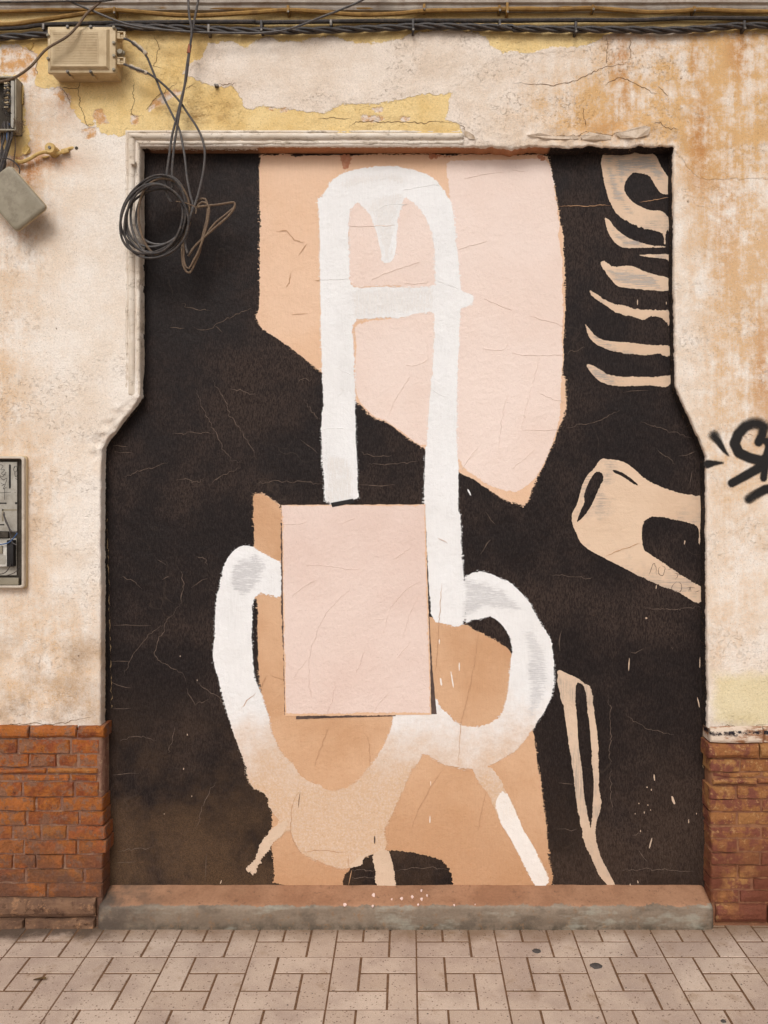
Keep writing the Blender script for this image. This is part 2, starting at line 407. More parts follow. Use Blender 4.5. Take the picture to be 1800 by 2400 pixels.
M['cab_blue'] = mat_simple('blue_wire', '#3f5c85', '#35507a', .5, .4, 40)
M['box'] = mat_simple('beige_plastic', '#cab28d', '#bfa57e', .55, .35, 9, '#a58a63', .45, .0006)
M['boxd'] = mat_simple('grey_plastic', '#9a8f7b', '#8b806c', .55, .35, 12, '#6b5e4c', .4)
M['boxi'] = mat_simple('dark_box_inside', '#4d453b', '#3d362f', .8, .2, 20, '#2d2620', .5)
M['panelg'] = mat_simple('pale_grey_panel', '#b3aca0', '#a59d91', .6, .3, 14, '#857a6c', .4)
M['metal'] = mat_simple('dull_steel', '#6f6963', '#5a534d', .5, .4, 60, '#5f4b3a', .4, metal=.7)
M['wtape'] = mat_simple('dirty_white_tape', '#d3c3ae', '#b8a58d', .7, .25, 70, '#7b6046', .6, .002)
M['red'] = mat_simple('rusty_tape', '#a5674c', '#93563f', .7, .25, 60)
M['knob'] = mat_simple('painted_porcelain', '#d2b070', '#c49f5e', .6, .35, 25, '#8f7242', .5)
M['framem'] = mat_simple('pale_frame', '#cdbfae', '#bfb0a0', .6, .3, 14, '#9d8b76', .4)
M['white_pl'] = mat_simple('white_plastic', '#d6d0c6', '#c5beb3', .5, .4, 30, '#9a8d7c', .3)
M['gum'] = mat_simple('old_gum', '#4d4643', '#57504c', .8, .2, 60)
M['ink'] = mat_simple('black_marker', '#1e1b1a', '#272322', .6, .3, 60)
M['dot'] = mat_simple('pink_splash', '#ecd0c6', '#e6c6ba', .6, .3, 60)
M['joint'] = mat_simple('joint_dirt', '#785a43', '#644936', .95, .1, 30, '#8a6b52', .5, .002)
M['street'] = mat_simple('street_concrete', '#8f8378', '#857a6f', .9, .2, 3)

# ------------------------------------------------------------------ ground
ground = mesh_obj('ground', [(-400, -400, -.05), (400, -400, -.05), (400, 400, -.05), (-400, 400, -.05)], [(0, 1, 2, 3)], M['street']); ground['kind'] = 'structure'
side = mesh_obj('sidewalk', [(-6, -2.6, -.0017), (6, -2.6, -.0017), (6, .3, -.0017), (-6, .3, -.0017), (-6, -2.6, -.05), (6, -2.6, -.05), (6, .3, -.05), (-6, .3, -.05)],
                [(0, 1, 2, 3), (4, 5, 1, 0), (5, 6, 2, 1), (6, 7, 3, 2), (7, 4, 0, 3)], M['joint']); side['kind'] = 'structure'
X0, Y0, TM = .0327, -.182, .3
PIN = [(0, 1, 1, 3), (1, 2, 3, 3), (1, 1, 2, 2), (2, 0, 3, 2), (0, 0, 2, 1)]      # pinwheel blocks in thirds (x0,y0,x1,y1)
def block_verts(x0, y0, x1, y1, rs):
    dz = rs.uniform(-.0005, .0005); b = .0014; z1 = dz; z0 = -.006
    tl = [rs.uniform(-.0005, .0005) for _ in range(4)]
    o = [(x0, y0), (x1, y0), (x1, y1), (x0, y1)]; i = [(x0+b, y0+b), (x1-b, y0+b), (x1-b, y1-b), (x0+b, y1-b)]
    v = [(x, y, z0) for x, y in o]+[(x, y, z1-.0011) for x, y in o]+[(x, y, z1+tl[k]) for k, (x, y) in enumerate(i)]
    f = [(8, 9, 10, 11)]
    for k in range(4):
        j = (k+1) % 4; f += [(k, j, 4+j, 4+k), (4+k, 4+j, 8+j, 8+k)]
    return v, f
rs = random.Random(3); rest = MB(); npave = 0
for r in range(-8, 2):
    for c in range(-20, 20):
        bx, by = X0+c*TM, Y0+r*TM
        for (a0, b0, a1, b1) in PIN:
            g0 = lambda q: .0028 if q == 0 else .0040
            g1 = lambda q: .0028 if q == 3 else .0040
            j = lambda: rs.uniform(-.0006, .0006)
            x0, x1 = bx+a0*TM/3+g0(a0)+j(), bx+a1*TM/3-g1(a1)+j()
            y0, y1 = by+b0*TM/3+g0(b0)+j(), by+b1*TM/3-g1(b1)+j()
            if y0 > .06: continue
            y1 = min(y1, .07)
            v, f = block_verts(x0, y0, x1, y1, rs)
            d = y0+CAM_D
            if r >= -2 and abs(x0+.02) < 1.95 and npave < 290 and y1 > -.62:
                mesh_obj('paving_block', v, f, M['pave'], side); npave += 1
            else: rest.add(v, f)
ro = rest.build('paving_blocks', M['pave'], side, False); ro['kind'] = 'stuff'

# ------------------------------------------------------------------ house wall with the door opening
def px_l(y):      # left edge of the opening in photo pixels as a function of height
    if y < 927: return 327
    if y < 1045: return 329+(y-927)/(1045-927)*(240-329)
    return 240-4*min(1, (y-1045)/60)
def px_r(y):
    if y < 700: return 1579+(y-340)/360*2
    if y < 905: return 1581+(y-700)/205*4
    if y < 1070: return 1585+(y-905)/165*(1656-1585)
    return 1656+(y-1070)/640*3
YTOP, YBOT = 343.0, 1706.0
zt, zb = XZ((0, YTOP), D_WALL)[1], XZ((0, YBOT), D_WALL)[1]
def zpx(z): return VY+(CAM_H-z)*F_PX/D_WALL
RF = .0075
rows = list(np.linspace(zb, zt, 260))
up = list(zt+np.concatenate([np.cumsum(np.full(48, .0105)), .504+np.cumsum(np.full(14, .06))]))
colsL = np.concatenate([np.linspace(-3.4, -1.75, 14)[:-1], np.linspace(-1.75, 0, 52)])     # last value replaced by the edge
XLD, XRD = -1.75, 1.60
nL = 56; nM = 190; nR = 48
uL = np.linspace(0, 1, nL); uR = np.linspace(0, 1, nR)
outL = list(np.linspace(-3.4, XLD, 12)[:-1]); outR = list(np.linspace(XRD, 3.4, 12)[1:])
def wob(z, s): return .0040*nz(z*5, s, 0)+.0030*nz(z*22, s, 4)+.0022*nz(z*75, s, 8)
def ztop(x):
    p = x*F_PX/D_WALL+VX
    if p < 1080 : return 0
    k = min(1, (p-1080)/25)*min(1, max(0, (1578-p)/40))
    return k*(.007*nz(x*9, 1, 2)+.010*nz(x*26, 7, 2)+.005*nz(x*80, 3, 2)-.004)
V = []; idx = {}
def wy(x, z):
    p, q = x*F_PX/D_WALL+VX, zpx(z)
    y = Y_WALL+.003*nz(x*3, z*3, 5)+.0016*nz(x*11, z*11, 9)
    if 1060 < p < 1600 and 250 < q < 360:
        k = min(1, (p-1060)/40)*max(0, 1-abs(q-330)/70); y += k*(.010*nz(x*14, z*20, 3)+.008*nz(x*40, z*50, 6)-.004)
    if 700 < p < 1650 and 75 < q < 330: y += .0022*nz(x*9, z*16, 15)-.001
    if p < 345 and 925 < q < 1080:
        e = max(0, 1-abs(p-px_l(q))/60)*min(1, (q-925)/20, (1080-q)/30); y += e*(.016*nz(x*22, z*30, 2)+.012*nz(x*55, z*65, 2)+.004)
    return y
def wv(i, j, x, z):
    idx[(i, j)] = len(V); V.append(Vector((x, wy(x, z), z)))
nc = len(outL)+nL+nM+nR+len(outR); iL1 = len(outL)+nL-1; iR0 = len(outL)+nL+nM
allrows = rows+up
for j, z in enumerate(allrows):
    y = zpx(z)
    xl = XZ((px_l(max(y, YTOP)), 0), D_WALL)[0]-RF; xr = XZ((px_r(max(y, YTOP)), 0), D_WALL)[0]+RF
    wl, wr = wob(min(z, zt), 1), wob(min(z, zt), 5)
    xl += wl; xr += wr
    for i, x in enumerate(outL): wv(i, j, x, z)
    for k, u in enumerate(uL): wv(len(outL)+k, j, XLD+(xl-XLD)*u, z)
    if j >= len(rows)-1:
        lift = RF if j == len(rows)-1 else 0
        for k in range(nM):
            x = xl+(xr-xl)*(k+1)/(nM+1)
            f = max(0, 1-(z-zt)/.1)
            wv(len(outL)+nL+k, j, x, z+f*ztop(x)+ (RF*f))
    for k, u in enumerate(uR): wv(iR0+k, j, xr+(XRD-xr)*u, z)
    for k, x in enumerate(outR): wv(iR0+nR+k, j, x, z)
Fc = []
for j in range(len(allrows)-1):
    for i in range(nc-1):
        q = [(i, j), (i+1, j), (i+1, j+1), (i, j+1)]
        if all(k in idx for k in q): Fc.append(tuple(idx[k] for k in q))
jt = len(rows)-1
loop = [idx[(iL1, j)] for j in range(jt+1)]+[idx[(i, jt)] for i in range(iL1+1, iR0)]+[idx[(iR0, j)] for j in range(jt, -1, -1)]
tint = {}
n0 = len(loop); base = [V[k].copy() for k in loop]
nrm = []
for k in range(n0):
    a, b = base[max(0, k-2)], base[min(n0-1, k+2)]
    t = Vector((b.x-a.x, 0, b.z-a.z)).normalized(); nrm.append(Vector((t.z, 0, -t.x)))   # inward
prev = loop
prof = [(RF*.5, RF*.13), (RF*.87, RF*.5), (RF, RF*1.1), (RF+.0005, .028), (RF+.001, .042), (RF+.0015, .052), (RF+.002, .085)]
for s, (o_, dy) in enumerate(prof):
    cur = []
    for k in range(n0):
        p = base[k]+nrm[k]*o_; y = Y_WALL+dy+.0015*nz(p.x*30, p.z*30, s)
        cur.append(len(V)); V.append(Vector((p.x+.0012*nz(p.z*40, s, 1), y if s > 1 else base[k].y+dy, p.z+.0012*nz(p.x*40, s, 1))))
        q = zpx(p.z); pp = p.x*F_PX/D_WALL+VX
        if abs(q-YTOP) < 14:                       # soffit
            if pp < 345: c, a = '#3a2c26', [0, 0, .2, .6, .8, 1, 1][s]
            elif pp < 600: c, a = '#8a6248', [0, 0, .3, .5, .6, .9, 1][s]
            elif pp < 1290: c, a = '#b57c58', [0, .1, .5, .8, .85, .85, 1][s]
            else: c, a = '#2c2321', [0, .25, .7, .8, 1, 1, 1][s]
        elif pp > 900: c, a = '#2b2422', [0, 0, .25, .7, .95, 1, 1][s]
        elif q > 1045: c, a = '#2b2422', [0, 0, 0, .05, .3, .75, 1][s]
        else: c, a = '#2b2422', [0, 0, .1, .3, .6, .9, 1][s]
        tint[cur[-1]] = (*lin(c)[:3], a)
    for k in range(n0-1): Fc.append((prev[k], cur[k], cur[k+1], prev[k+1]))
    prev = cur
# turned-back lower lip of the plaster
for seq in ([idx[(i, 0)] for i in range(iL1+1)], [idx[(i, 0)] for i in range(iR0, nc)]):
    lo = []
    for k in seq:
        V[k].z += .006*nz(V[k].x*11, 3, 1)+.004*nz(V[k].x*40, 3, 2)
        lo.append(len(V)); V.append(Vector((V[k].x, Y_WALL+.03, V[k].z-.002)))
    for k in range(len(seq)-1): Fc.append((seq[k], lo[k], lo[k+1], seq[k+1]))
PX = np.array([[v.x*F_PX/D_WALL+VX, zpx(v.z)] for v in V])
def sdf(poly, P=None):
    P = PX if P is None else P
    a = np.array(poly); b = np.roll(a, -1, 0); d = np.full(len(P), 1e9); ins = np.zeros(len(P), bool)
    for (ax, ay), (bx, by) in zip(a, b):
        ex, ey = bx-ax, by-ay; t = np.clip(((P[:, 0]-ax)*ex+(P[:, 1]-ay)*ey)/(ex*ex+ey*ey+1e-9), 0, 1)
        d = np.minimum(d, np.hypot(P[:, 0]-ax-t*ex, P[:, 1]-ay-t*ey))
        c = ((ay > P[:, 1]) != (by > P[:, 1])) & (P[:, 0] < (bx-ax)*(P[:, 1]-ay)/((by-ay) if abs(by-ay) > 1e-9 else 1e-9)+ax); ins ^= c
    return np.where(ins, d, -d)*D_WALL/F_PX
def blobs(lst, P=None):
    P = PX if P is None else P; o = np.zeros(len(P))
    for x, y, sx, sy, k in lst: o += k*np.exp(-((P[:, 0]-x)/sx)**2-((P[:, 1]-y)/sy)**2)
    return np.clip(o, 0, 1.5)
yel = sdf(parse('Q:-900,-900 2900,-900 2900,76 1500,78 C:700,225 560,260 380,330 B:1600,360 1280,560 1330,800 1340,850 1330,900 A:900,900 820,850 790,885 700,880 650,850 600,800 620,740 610,830 540,810 500,760 460,690 445,620 400,560 350,560 335,578 240,562 215,540 240,490 245,360 190,330 130,290 20,285 0,300 Q:-400,110'))
yel2 = sdf(parse('A:-200,480 110,490 160,560 160,680 190,900 180,1000 100,1020 60,1000 20,1040 -200,1040'))
yel = np.maximum(yel, yel2)
skim = sdf(parse('A:1180,470 1240,400 1310,375 1340,290 1440,270 1500,265 1600,320 1659,262 B:60,240 140,262 240,270 380,250 480,230 600,265 750,285 900,260 1000,225 1080,205 1300,190 1400,208 1480,240 1530,300 1600,345 1659,335 C:120,350 200,320 260,300 380,305 460,310 540,285 600,225 700,215 900,225 Q:2900,80 2900,420 1640,420 1570,345 1085,345 B:1340,850 1310,800 1225,780 1250,700 1270,600 1180,620 1120,610 1000,630 850,665 700,680 560,675 440,740 200,705 0,690 A:1640,720 1575,690 1550,620 1510,560 1400,565 1260,510'))
bare = np.maximum(sdf(parse('A:20,290 110,290 180,335 238,362 236,480 205,530 150,540 90,470 0,480')), sdf(parse('A:345,580 390,556 435,630 448,680 400,650 350,610')))
for pq in ('A:610,720 650,710 670,745 700,790 640,800 610,760', 'A:850,750 890,760 890,800 850,805', 'A:540,830 620,830 625,880 550,900', 'B:680,755 760,750 830,770 800,785 690,785', 'B:760,702 820,705 815,728 770,725', 'B:75,705 115,700 110,715', 'B:145,700 205,702 200,722 155,722', 'B:940,765 1000,765 995,785 945,788', 'A:1080,600 1180,590 1150,620 1090,640 960,720 1000,650'):
    bare = np.maximum(bare, sdf(parse(pq))+.003)
pale = sdf(parse('I:1310,1060 1700,1030 2400,1030 2400,1390 1659,1390 1450,1390 1320,1350'))
stain = blobs([(1330, 240, 150, 60, .6), (1500, 200, 190, 130, 1.1), (1720, 160, 160, 140, .6), (60, 470, 100, 140, .45), (120, 1000, 140, 180, .2), (1700, 1150, 60, 160, .45),  (1700, 260, 130, 260, 1.0), (1700, 520, 110, 300, .75), (1780, 800, 90, 300, .8), (1690, 950, 60, 160, .5), (1760, 1330, 80, 200, .6), (1400, 290, 140, 50, .7), (1690, 1480, 60, 120, .5),
               (40, 600, 80, 180, .35), (40, 330, 80, 100, .8), (0, 880, 70, 230, .6), (60, 1120, 90, 90, .55), (120, 1520, 190, 130, .8), (120, 1650, 240, 60, .7), (60, 1300, 90, 160, .5), (110, 200, 120, 90, .4), (2200, 500, 500, 700, .7), (-500, 700, 350, 600, .6)])
rust = blobs([(1455, 130, 28, 70, 1.1), (1465, 230, 25, 40, .8), (1735, 120, 28, 60, 1.1), (1628, 140, 12, 40, .9), (1640, 330, 26, 110, 1.1), (1520, 95, 30, 25, .7), (1420, 300, 60, 30, .5), (60, 150, 40, 40, 1), (30, 370, 50, 40, .8), (110, 380, 70, 20, .9), (70, 410, 22, 30, 1), (50, 550, 40, 15, .9), (160, 235, 30, 40, .8), (1700, 480, 30, 140, .5), (1790, 880, 30, 160, .6)])
grime = blobs([(10, 1010, 60, 40, .9), (70, 1120, 30, 160, .5), (120, 1560, 200, 90, 1.0), (100, 1680, 260, 40, .9), (480, 260, 120, 40, .9), (420, 270, 60, 60, .6), (430, 130, 80, 60, .5), (1450, 320, 160, 25, .7), (1700, 1690, 120, 25, .9), (900, 290, 200, 25, .5), (90, 530, 60, 30, .6), (1400, 210, 90, 60, .35), (600, 95, 900, 14, .5), (160, 185, 120, 20, .5), (1650, 1560, 25, 120, .4)])
tarr = np.zeros((len(V), 4), np.float32)
for k, c in tint.items(): tarr[k] = c
house = thing('house_wall', 'weathered cream and yellow plaster house wall around the painted bricked-up doorway', 'wall', (0, Y_WALL, 0))
mesh_obj('plaster', V, Fc, M['plaster'], house, True, dict(yellow=yel, skim=skim, bare=bare, pale=pale, stain=stain, rust=rust, grime=grime, tint=tarr))
# solid core behind the plaster so no light leaks through
core = MB(); core.box((-3.4, .14, -.2), (3.4, .35, 4.45)); core.build('masonry', M['mortar'], house, False)

# moulding round the top left of the opening
PROF = [(0, .006), (.001, -.001), (.006, -.0025), (.0105, -.0015), (.0115, .003), (.0125, -.004), (.017, -.010), (.024, -.0125), (.031, -.011), (.037, -.005), (.0395, .0005), (.041, .004), (.0425, -.001), (.047, -.004), (.052, -.004), (.0555, .0), (.057, .006), (.0575, .02), (.058, .05)]
path = []
for y in np.arange(930, 306, -9): path.append((294, y))
path.append((294, 305)); cornr = len(path)-1
for x in np.arange(303, 1092, 9): path.append((x, 305))
mv, mf = [], []
m = len(PROF)
for k, p in enumerate(path):
    x, z = XZ(p, D_WALL)
    for a, (n_, y_) in enumerate(PROF):
        n2 = n_*1.0
        if k < cornr: px_, pz_ = x+n2, z
        elif k == cornr: px_, pz_ = x+n2, z-n2
        else: px_, pz_ = x, z-n2
        if k < cornr: pz_ = min(pz_, XZ((0, 305), D_WALL)[1]-n2-.0005)
        if k > cornr: px_ = max(px_, XZ((294, 0), D_WALL)[0]+n2+.0005)
        j = .0018*nz(px_*22, pz_*22, 2)+.0014*nz(px_*75, pz_*75, 2)-.004*max(0, nz(px_*16, pz_*16, 8)-.45)
        if k < cornr and 735 < p[1] < 800 and a < 7: y_ = max(y_, -.003)          # plaster smeared over the outer bead
        end = 1.0
        if k < 7: end = .08+.13*k
        mv.append((px_+j, Y_WALL+y_*end+j*1.2-(.0 if a else 0), pz_+j))
for k in range(len(path)-1):
    for a in range(m-1): mf.append((k*m+a, (k+1)*m+a, (k+1)*m+a+1, k*m+a+1))
mf += [tuple(range(m)), tuple((len(path)-1)*m+a for a in range(m-1, -1, -1))]
mesh_obj('moulding', mv, mf, M['mould'], house, True)
# cornice ledge above the cables
cv, cf = [], []
CP = [(.06, -.012), (-.020, -.008), (-.024, .0), (-.024, .010), (-.034, .014), (-.036, .05), (-.036, .16), (.06, .17)]
xs = np.arange(-3.4, 3.41, .06); zc = XZ((0, 15), 3.19)[1]
for x in xs:
    for (y_, z_) in CP: cv.append((x, Y_WALL+y_+.002*nz(x*9, z_*30, 1), zc+z_+.002*nz(x*6, y_*30, 3)))
for k in range(len(xs)-1):
    for a in range(len(CP)-1): cf.append((k*8+a, k*8+a+1, (k+1)*8+a+1, (k+1)*8+a))
mesh_obj('cornice', cv, cf, M['beam'], house)

# cracks: thin dirt-filled lines following the plaster
def ribbon(mb, px, d, wmax, lift, seed, taper=True, sub=4, jag=1.6, ridge=0.0, broken=False):
    pts = []
    for i in range(len(px)-1):
        for k in range(sub):
            t = k/sub; pts.append((px[i][0]*(1-t)+px[i+1][0]*t, px[i][1]*(1-t)+px[i+1][1]*t))
    pts.append(px[-1]); n = len(pts); q = []
    for k, p in enumerate(pts):
        e = jag if 0 < k < n-1 else 0
        q.append((p[0]+e*(nz(k*.9, seed, 0)*1.5+nz(k*.31, seed, 2)*2), p[1]+e*(nz(k*.9, seed, 5)*1.5+nz(k*.31, seed, 7)*2)))
    vs = []
    for k in range(n):
        a, b = q[max(0, k-1)], q[min(n-1, k+1)]; tx, ty = b[0]-a[0], b[1]-a[1]; L = math.hypot(tx, ty) or 1
        x, z = XZ(q[k], d); wd = wmax*(.55+.9*abs(nz(k*.7, seed, 9)))
        if taper: wd *= min(1, 4*min(k+.15, n-1-k+.15)/n+.12)
        if broken and nz(k*.42, seed, 17) < .02: wd *= .03
        ox, oz = -ty/L*wd/2, -tx/L*wd/2
        y = (d-CAM_D) if d != D_WALL else wy(x, z)
        vs += [(x-ox, y-lift, z-oz), (x, y-lift-ridge-.0002, z), (x+ox, y-lift, z+oz)]
    fs = []
    for k in range(n-1):
        for a in (0, 1): fs.append((k*3+a, k*3+a+1, k*3+4+a, k*3+3+a))
    mb.add(vs, fs)
cr = MB()
CR = ['A:555,490 525,520 510,560 505,590 520,640 515,670 540,740 555,790 565,815 600,805 625,790', 'A:1000,220 1005,260 1030,300 1020,330 1010,400 990,430 1080,450', 'A:860,510 870,560 860,610 870,650 855,700 850,740 880,755 930,750', 'A:940,720 985,665 1010,630 1060,605 1110,560 1150,540',
      'A:220,280 205,310 190,325 230,335', 'A:400,575 430,570 480,575 510,570', 'A:1410,548 1450,545 1490,550 1520,540', 'A:1200,580 1230,555 1250,550', 'A:110,560 125,620 150,650 160,680', 'A:240,490 240,430 242,360', 'A:390,560 420,600 450,640 455,680', 'A:130,570 150,620 160,680 110,700',
      'B:595,835 640,800 690,785 760,785 860,790 960,790 1060,805 1130,790 1230,790 1310,800', 'B:400,770 520,765 620,775', 'B:1310,800 1350,830 1360,870 1400,890', 'C:0,540 120,540 260,550 340,540 420,520 500,485 560,450 640,430 740,420', 'C:600,560 620,540 700,500 750,520 830,560 900,600 960,610', 'C:90,880 180,870 260,880 330,880 430,885 480,855 540,870 640,880 680,860 740,860 780,835 850,825 900,810', 'C:920,800 960,800 1000,830 1040,835 1080,850', 'C:440,880 450,905 520,910', 'C:610,240 620,300 610,380 615,420', 'C:760,260 770,320 760,400', 'C:950,560 990,600 1010,620', 'C:460,700 465,760 480,830',
      'G:0,1395 100,1375 250,1370 340,1378 420,1365 470,1350 590,1330', 'G:0,1385 60,1380 130,1368', 'I:1340,1395 1400,1380 1470,1395 1560,1390 1659,1375', 'J:400,80 400,90']
for i, s in enumerate(CR): ribbon(cr, parse(s), D_WALL, .0030, .0008, i*3.7, True, 6, 1.9)
co = cr.build('crack', M['crackm'], house, False); co['kind'] = 'stuff'
# lifted flakes of old paint
def flake(name, spec, lift, hinge, mat):
    px = parse(spec); pts = [XZ(p, D_WALL) for p in px]; h = [XZ(p, D_WALL) for p in parse(hinge)]
    hx, hz = h[1][0]-h[0][0], h[1][1]-h[0][1]; L = math.hypot(hx, hz); vs = []
    dist = [abs((p[0]-h[0][0])*hz-(p[1]-h[0][1])*hx)/L for p in pts]; mx = max(dist)
    for p, d in zip(pts, dist): vs.append((p[0], wy(p[0], p[1])-.0015-lift*(d/mx)**1.4, p[1]))
    n = len(vs); vs += [(x, y+.0016, z) for x, y, z in vs]
    fs = [tuple(range(n)), tuple(range(2*n-1, n-1, -1))]+[(i, n+i, n+(i+1) % n, (i+1) % n) for i in range(n)]
    mesh_obj(name, vs, fs, mat, house)
M['flake'] = mat_simple('old_yellow_flake', '#d9b877', '#c9a562', .85, .2, 30, '#8f6d3c', .4)
M['flakew'] = mat_simple('plaster_flake', '#dcc8b4', '#cbb49c', .9, .15, 30, '#9d8060', .4)
flake('paint_flake', 'A:150,960 180,945 205,965 200,990 170,1010 150,995', .012, 'A:150,960 200,1000', M['flake'])
flake('paint_flake', 'A:180,310 215,280 222,295 205,322 190,332', .014, 'A:190,332 222,295', M['flake'])
flake('paint_flake', 'C:765,212 800,218 840,222 845,240 830,242 805,232 780,228', .012, 'C:765,205 845,210', M['flakew'])
flake('paint_flake', 'A:110,540 140,540 160,600 158,680 125,690 112,640', .008, 'A:110,540 112,690', M['flake'])
flake('paint_flake', 'A:280,1015 325,1010 310,1030 270,1033', .010, 'A:280,1010 325,1005', M['flake'])
flake('plaster_chip', 'C:660,870 720,862 780,838 850,828 890,835 880,880 800,905 700,900', .012, 'C:660,925 890,925', M['flakew'])
flake('plaster_chip', 'C:440,890 500,865 560,880 640,885 640,910 540,920 450,912', .010, 'C:440,930 640,930', M['flakew'])
flake('plaster_chip', 'C:90,885 180,873 260,885 420,890 430,905 300,908 140,895', .009, 'C:90,925 430,925', M['flakew'])
flake('plaster_chip', 'B:1345,850 1370,860 1410,885 1420,905 1380,905 1350,885', .010, 'B:1340,910 1420,915', M['flakew'])

# spray tag on the right-hand plaster
ST = [('F:1310,1165 1340,1205 1375,1260 1402,1292', 9.5, 1.5), ('F:1268,1348 1310,1342 1365,1340', 8.5, 2), ('F:1632,1110 1600,1088 1560,1085 1510,1105 1465,1155 1442,1215 1470,1275 1540,1308 1610,1325 1650,1332', 10.5, 10), ('F:1650,1332 1590,1380 1500,1430 1425,1472', 10, 8.5),
      ('F:1630,1105 1622,1160 1600,1205', 9, 9), ('F:1690,1160 1650,1290 1630,1440', 8, 7), ('F:1700,1300 1650,1200 1620,1190', 7, 7), ('F:1720,1500 1640,1512 1580,1545 1535,1575', 9.5, 9), ('F:1640,1310 1690,1340 1740,1420', 9, 8)]
gx = np.arange(1640, 1830, 2.2); gy = np.arange(975, 1200, 2.2)
GP = np.array([(x, y) for y in gy for x in gx]); sd = np.full(len(GP), -1e9)
for s, r0, r1 in ST:
    pp = parse(s); n = len(pp)-1
    for k in range(n):
        (ax, ay), (bx, by) = pp[k], pp[k+1]; ex, ey = bx-ax, by-ay
        t = np.clip(((GP[:, 0]-ax)*ex+(GP[:, 1]-ay)*ey)/(ex*ex+ey*ey), 0, 1)
        rr = 1.15*(r0+(r1-r0)*((k+t)/n)); sd = np.maximum(sd, rr-np.hypot(GP[:, 0]-ax-t*ex, GP[:, 1]-ay-t*ey))
soft = np.full(len(GP), 2.8); soft += 7*np.exp(-((GP[:, 0]-1785)/60)**2-((GP[:, 1]-985)/26)**2)+8*np.exp(-((GP[:, 0]-1672)/22)**2-((GP[:, 1]-1020)/14)**2)+6*np.exp(-((GP[:, 0]-1760)/25)**2-((GP[:, 1]-1165)/14)**2)
vid = {}; vs, fs, a1, a2 = [], [], [], []
nxg = len(gx)
for j in range(len(gy)-1):
    for i in range(nxg-1):
        q = [j*nxg+i, j*nxg+i+1, (j+1)*nxg+i+1, (j+1)*nxg+i]
        if max(sd[k]/soft[k] for k in q) > -1.6:
            for k in q:
                if k not in vid:
                    vid[k] = len(vs); x, z = XZ(GP[k], D_WALL); vs.append((x, wy(x, z)-.0012, z)); a1.append(sd[k]); a2.append(soft[k])
            fs.append(tuple(vid[k] for k in q))
def mat_spray():
    t = NT('black_spray', .7, .25)
    v = t.math('DIVIDE', t.attr('d'), t.attr('soft'))
    v = t.math('ADD', v, t.math('MULTIPLY', t.math('SUBTRACT', t.noise(420, 3, .7), .5), 2.4))
    a = t.rng(v, -.9, 1.0)
    t.bump(t.noise(170, 3, .6), .004, .6)
    return t.done('#211d1b', alpha=a)
mesh_obj('spray_tag', vs, fs, mat_spray(), house, True, dict(d=a1, soft=a2))['label'] = 'black spray-painted scrawl on cream plaster'

# ------------------------------------------------------------------ brick plinths
def brick_mesh(x0, x1, z0, z1, y, kind, back, seed, jit=.0030):
    if kind == 'bull': pr = [(0, .022), (.08, .010), (.28, .002), (.55, 0), (.8, .004), (.95, .013), (1, .024)]
    elif kind == 'cove': pr = [(0, .004), (.15, 0), (.6, .004), (.9, .012), (1, .020)]
    else: pr = [(0, .010), (.035, .0015), (.5, 0), (.965, .0015), (1, .010)]
    Lx = x1-x0; e = .0035/Lx
    us = [(0, .009), (e, .0015)]+[(k/6, 0) for k in range(1, 6)]+[(1-e, .0015), (1, .009)]
    vs, fs = [], []
    for (v, dy) in pr:
        for (u, du) in us:
            x = x0+u*Lx; z = z0+v*(z1-z0); s = seed*1.7
            vs.append((x+jit*nz(x*40, z*40, s), y+max(dy, du)+jit*1.2*nz(x*25, z*40, s+9)+(.006*max(0, nz(x*45, z*60, s+2)-.25) if min(v, 1-v) < .1 or min(u, 1-u) < .06 else 0), z+jit*1.1*nz(x*30, z*30, s+5)+.0016*nz(x*90, z*20, s+6)))
    n, r = len(us), len(pr)
    for a in range(r-1):
        for b in range(n-1): fs.append((a*n+b, a*n+b+1, (a+1)*n+b+1, (a+1)*n+b))
    ring = [b for b in range(n)]+[a*n+n-1 for a in range(1, r)]+[(r-1)*n+b for b in range(n-2, -1, -1)]+[a*n for a in range(r-2, 0, -1)]
    bs = []
    for k in ring: bs.append(len(vs)); vs.append((vs[k][0], back, vs[k][2]))
    for k in range(len(ring)):
        j = (k+1) % len(ring); fs.append((ring[k], bs[k], bs[j], ring[j]))
    return vs, fs
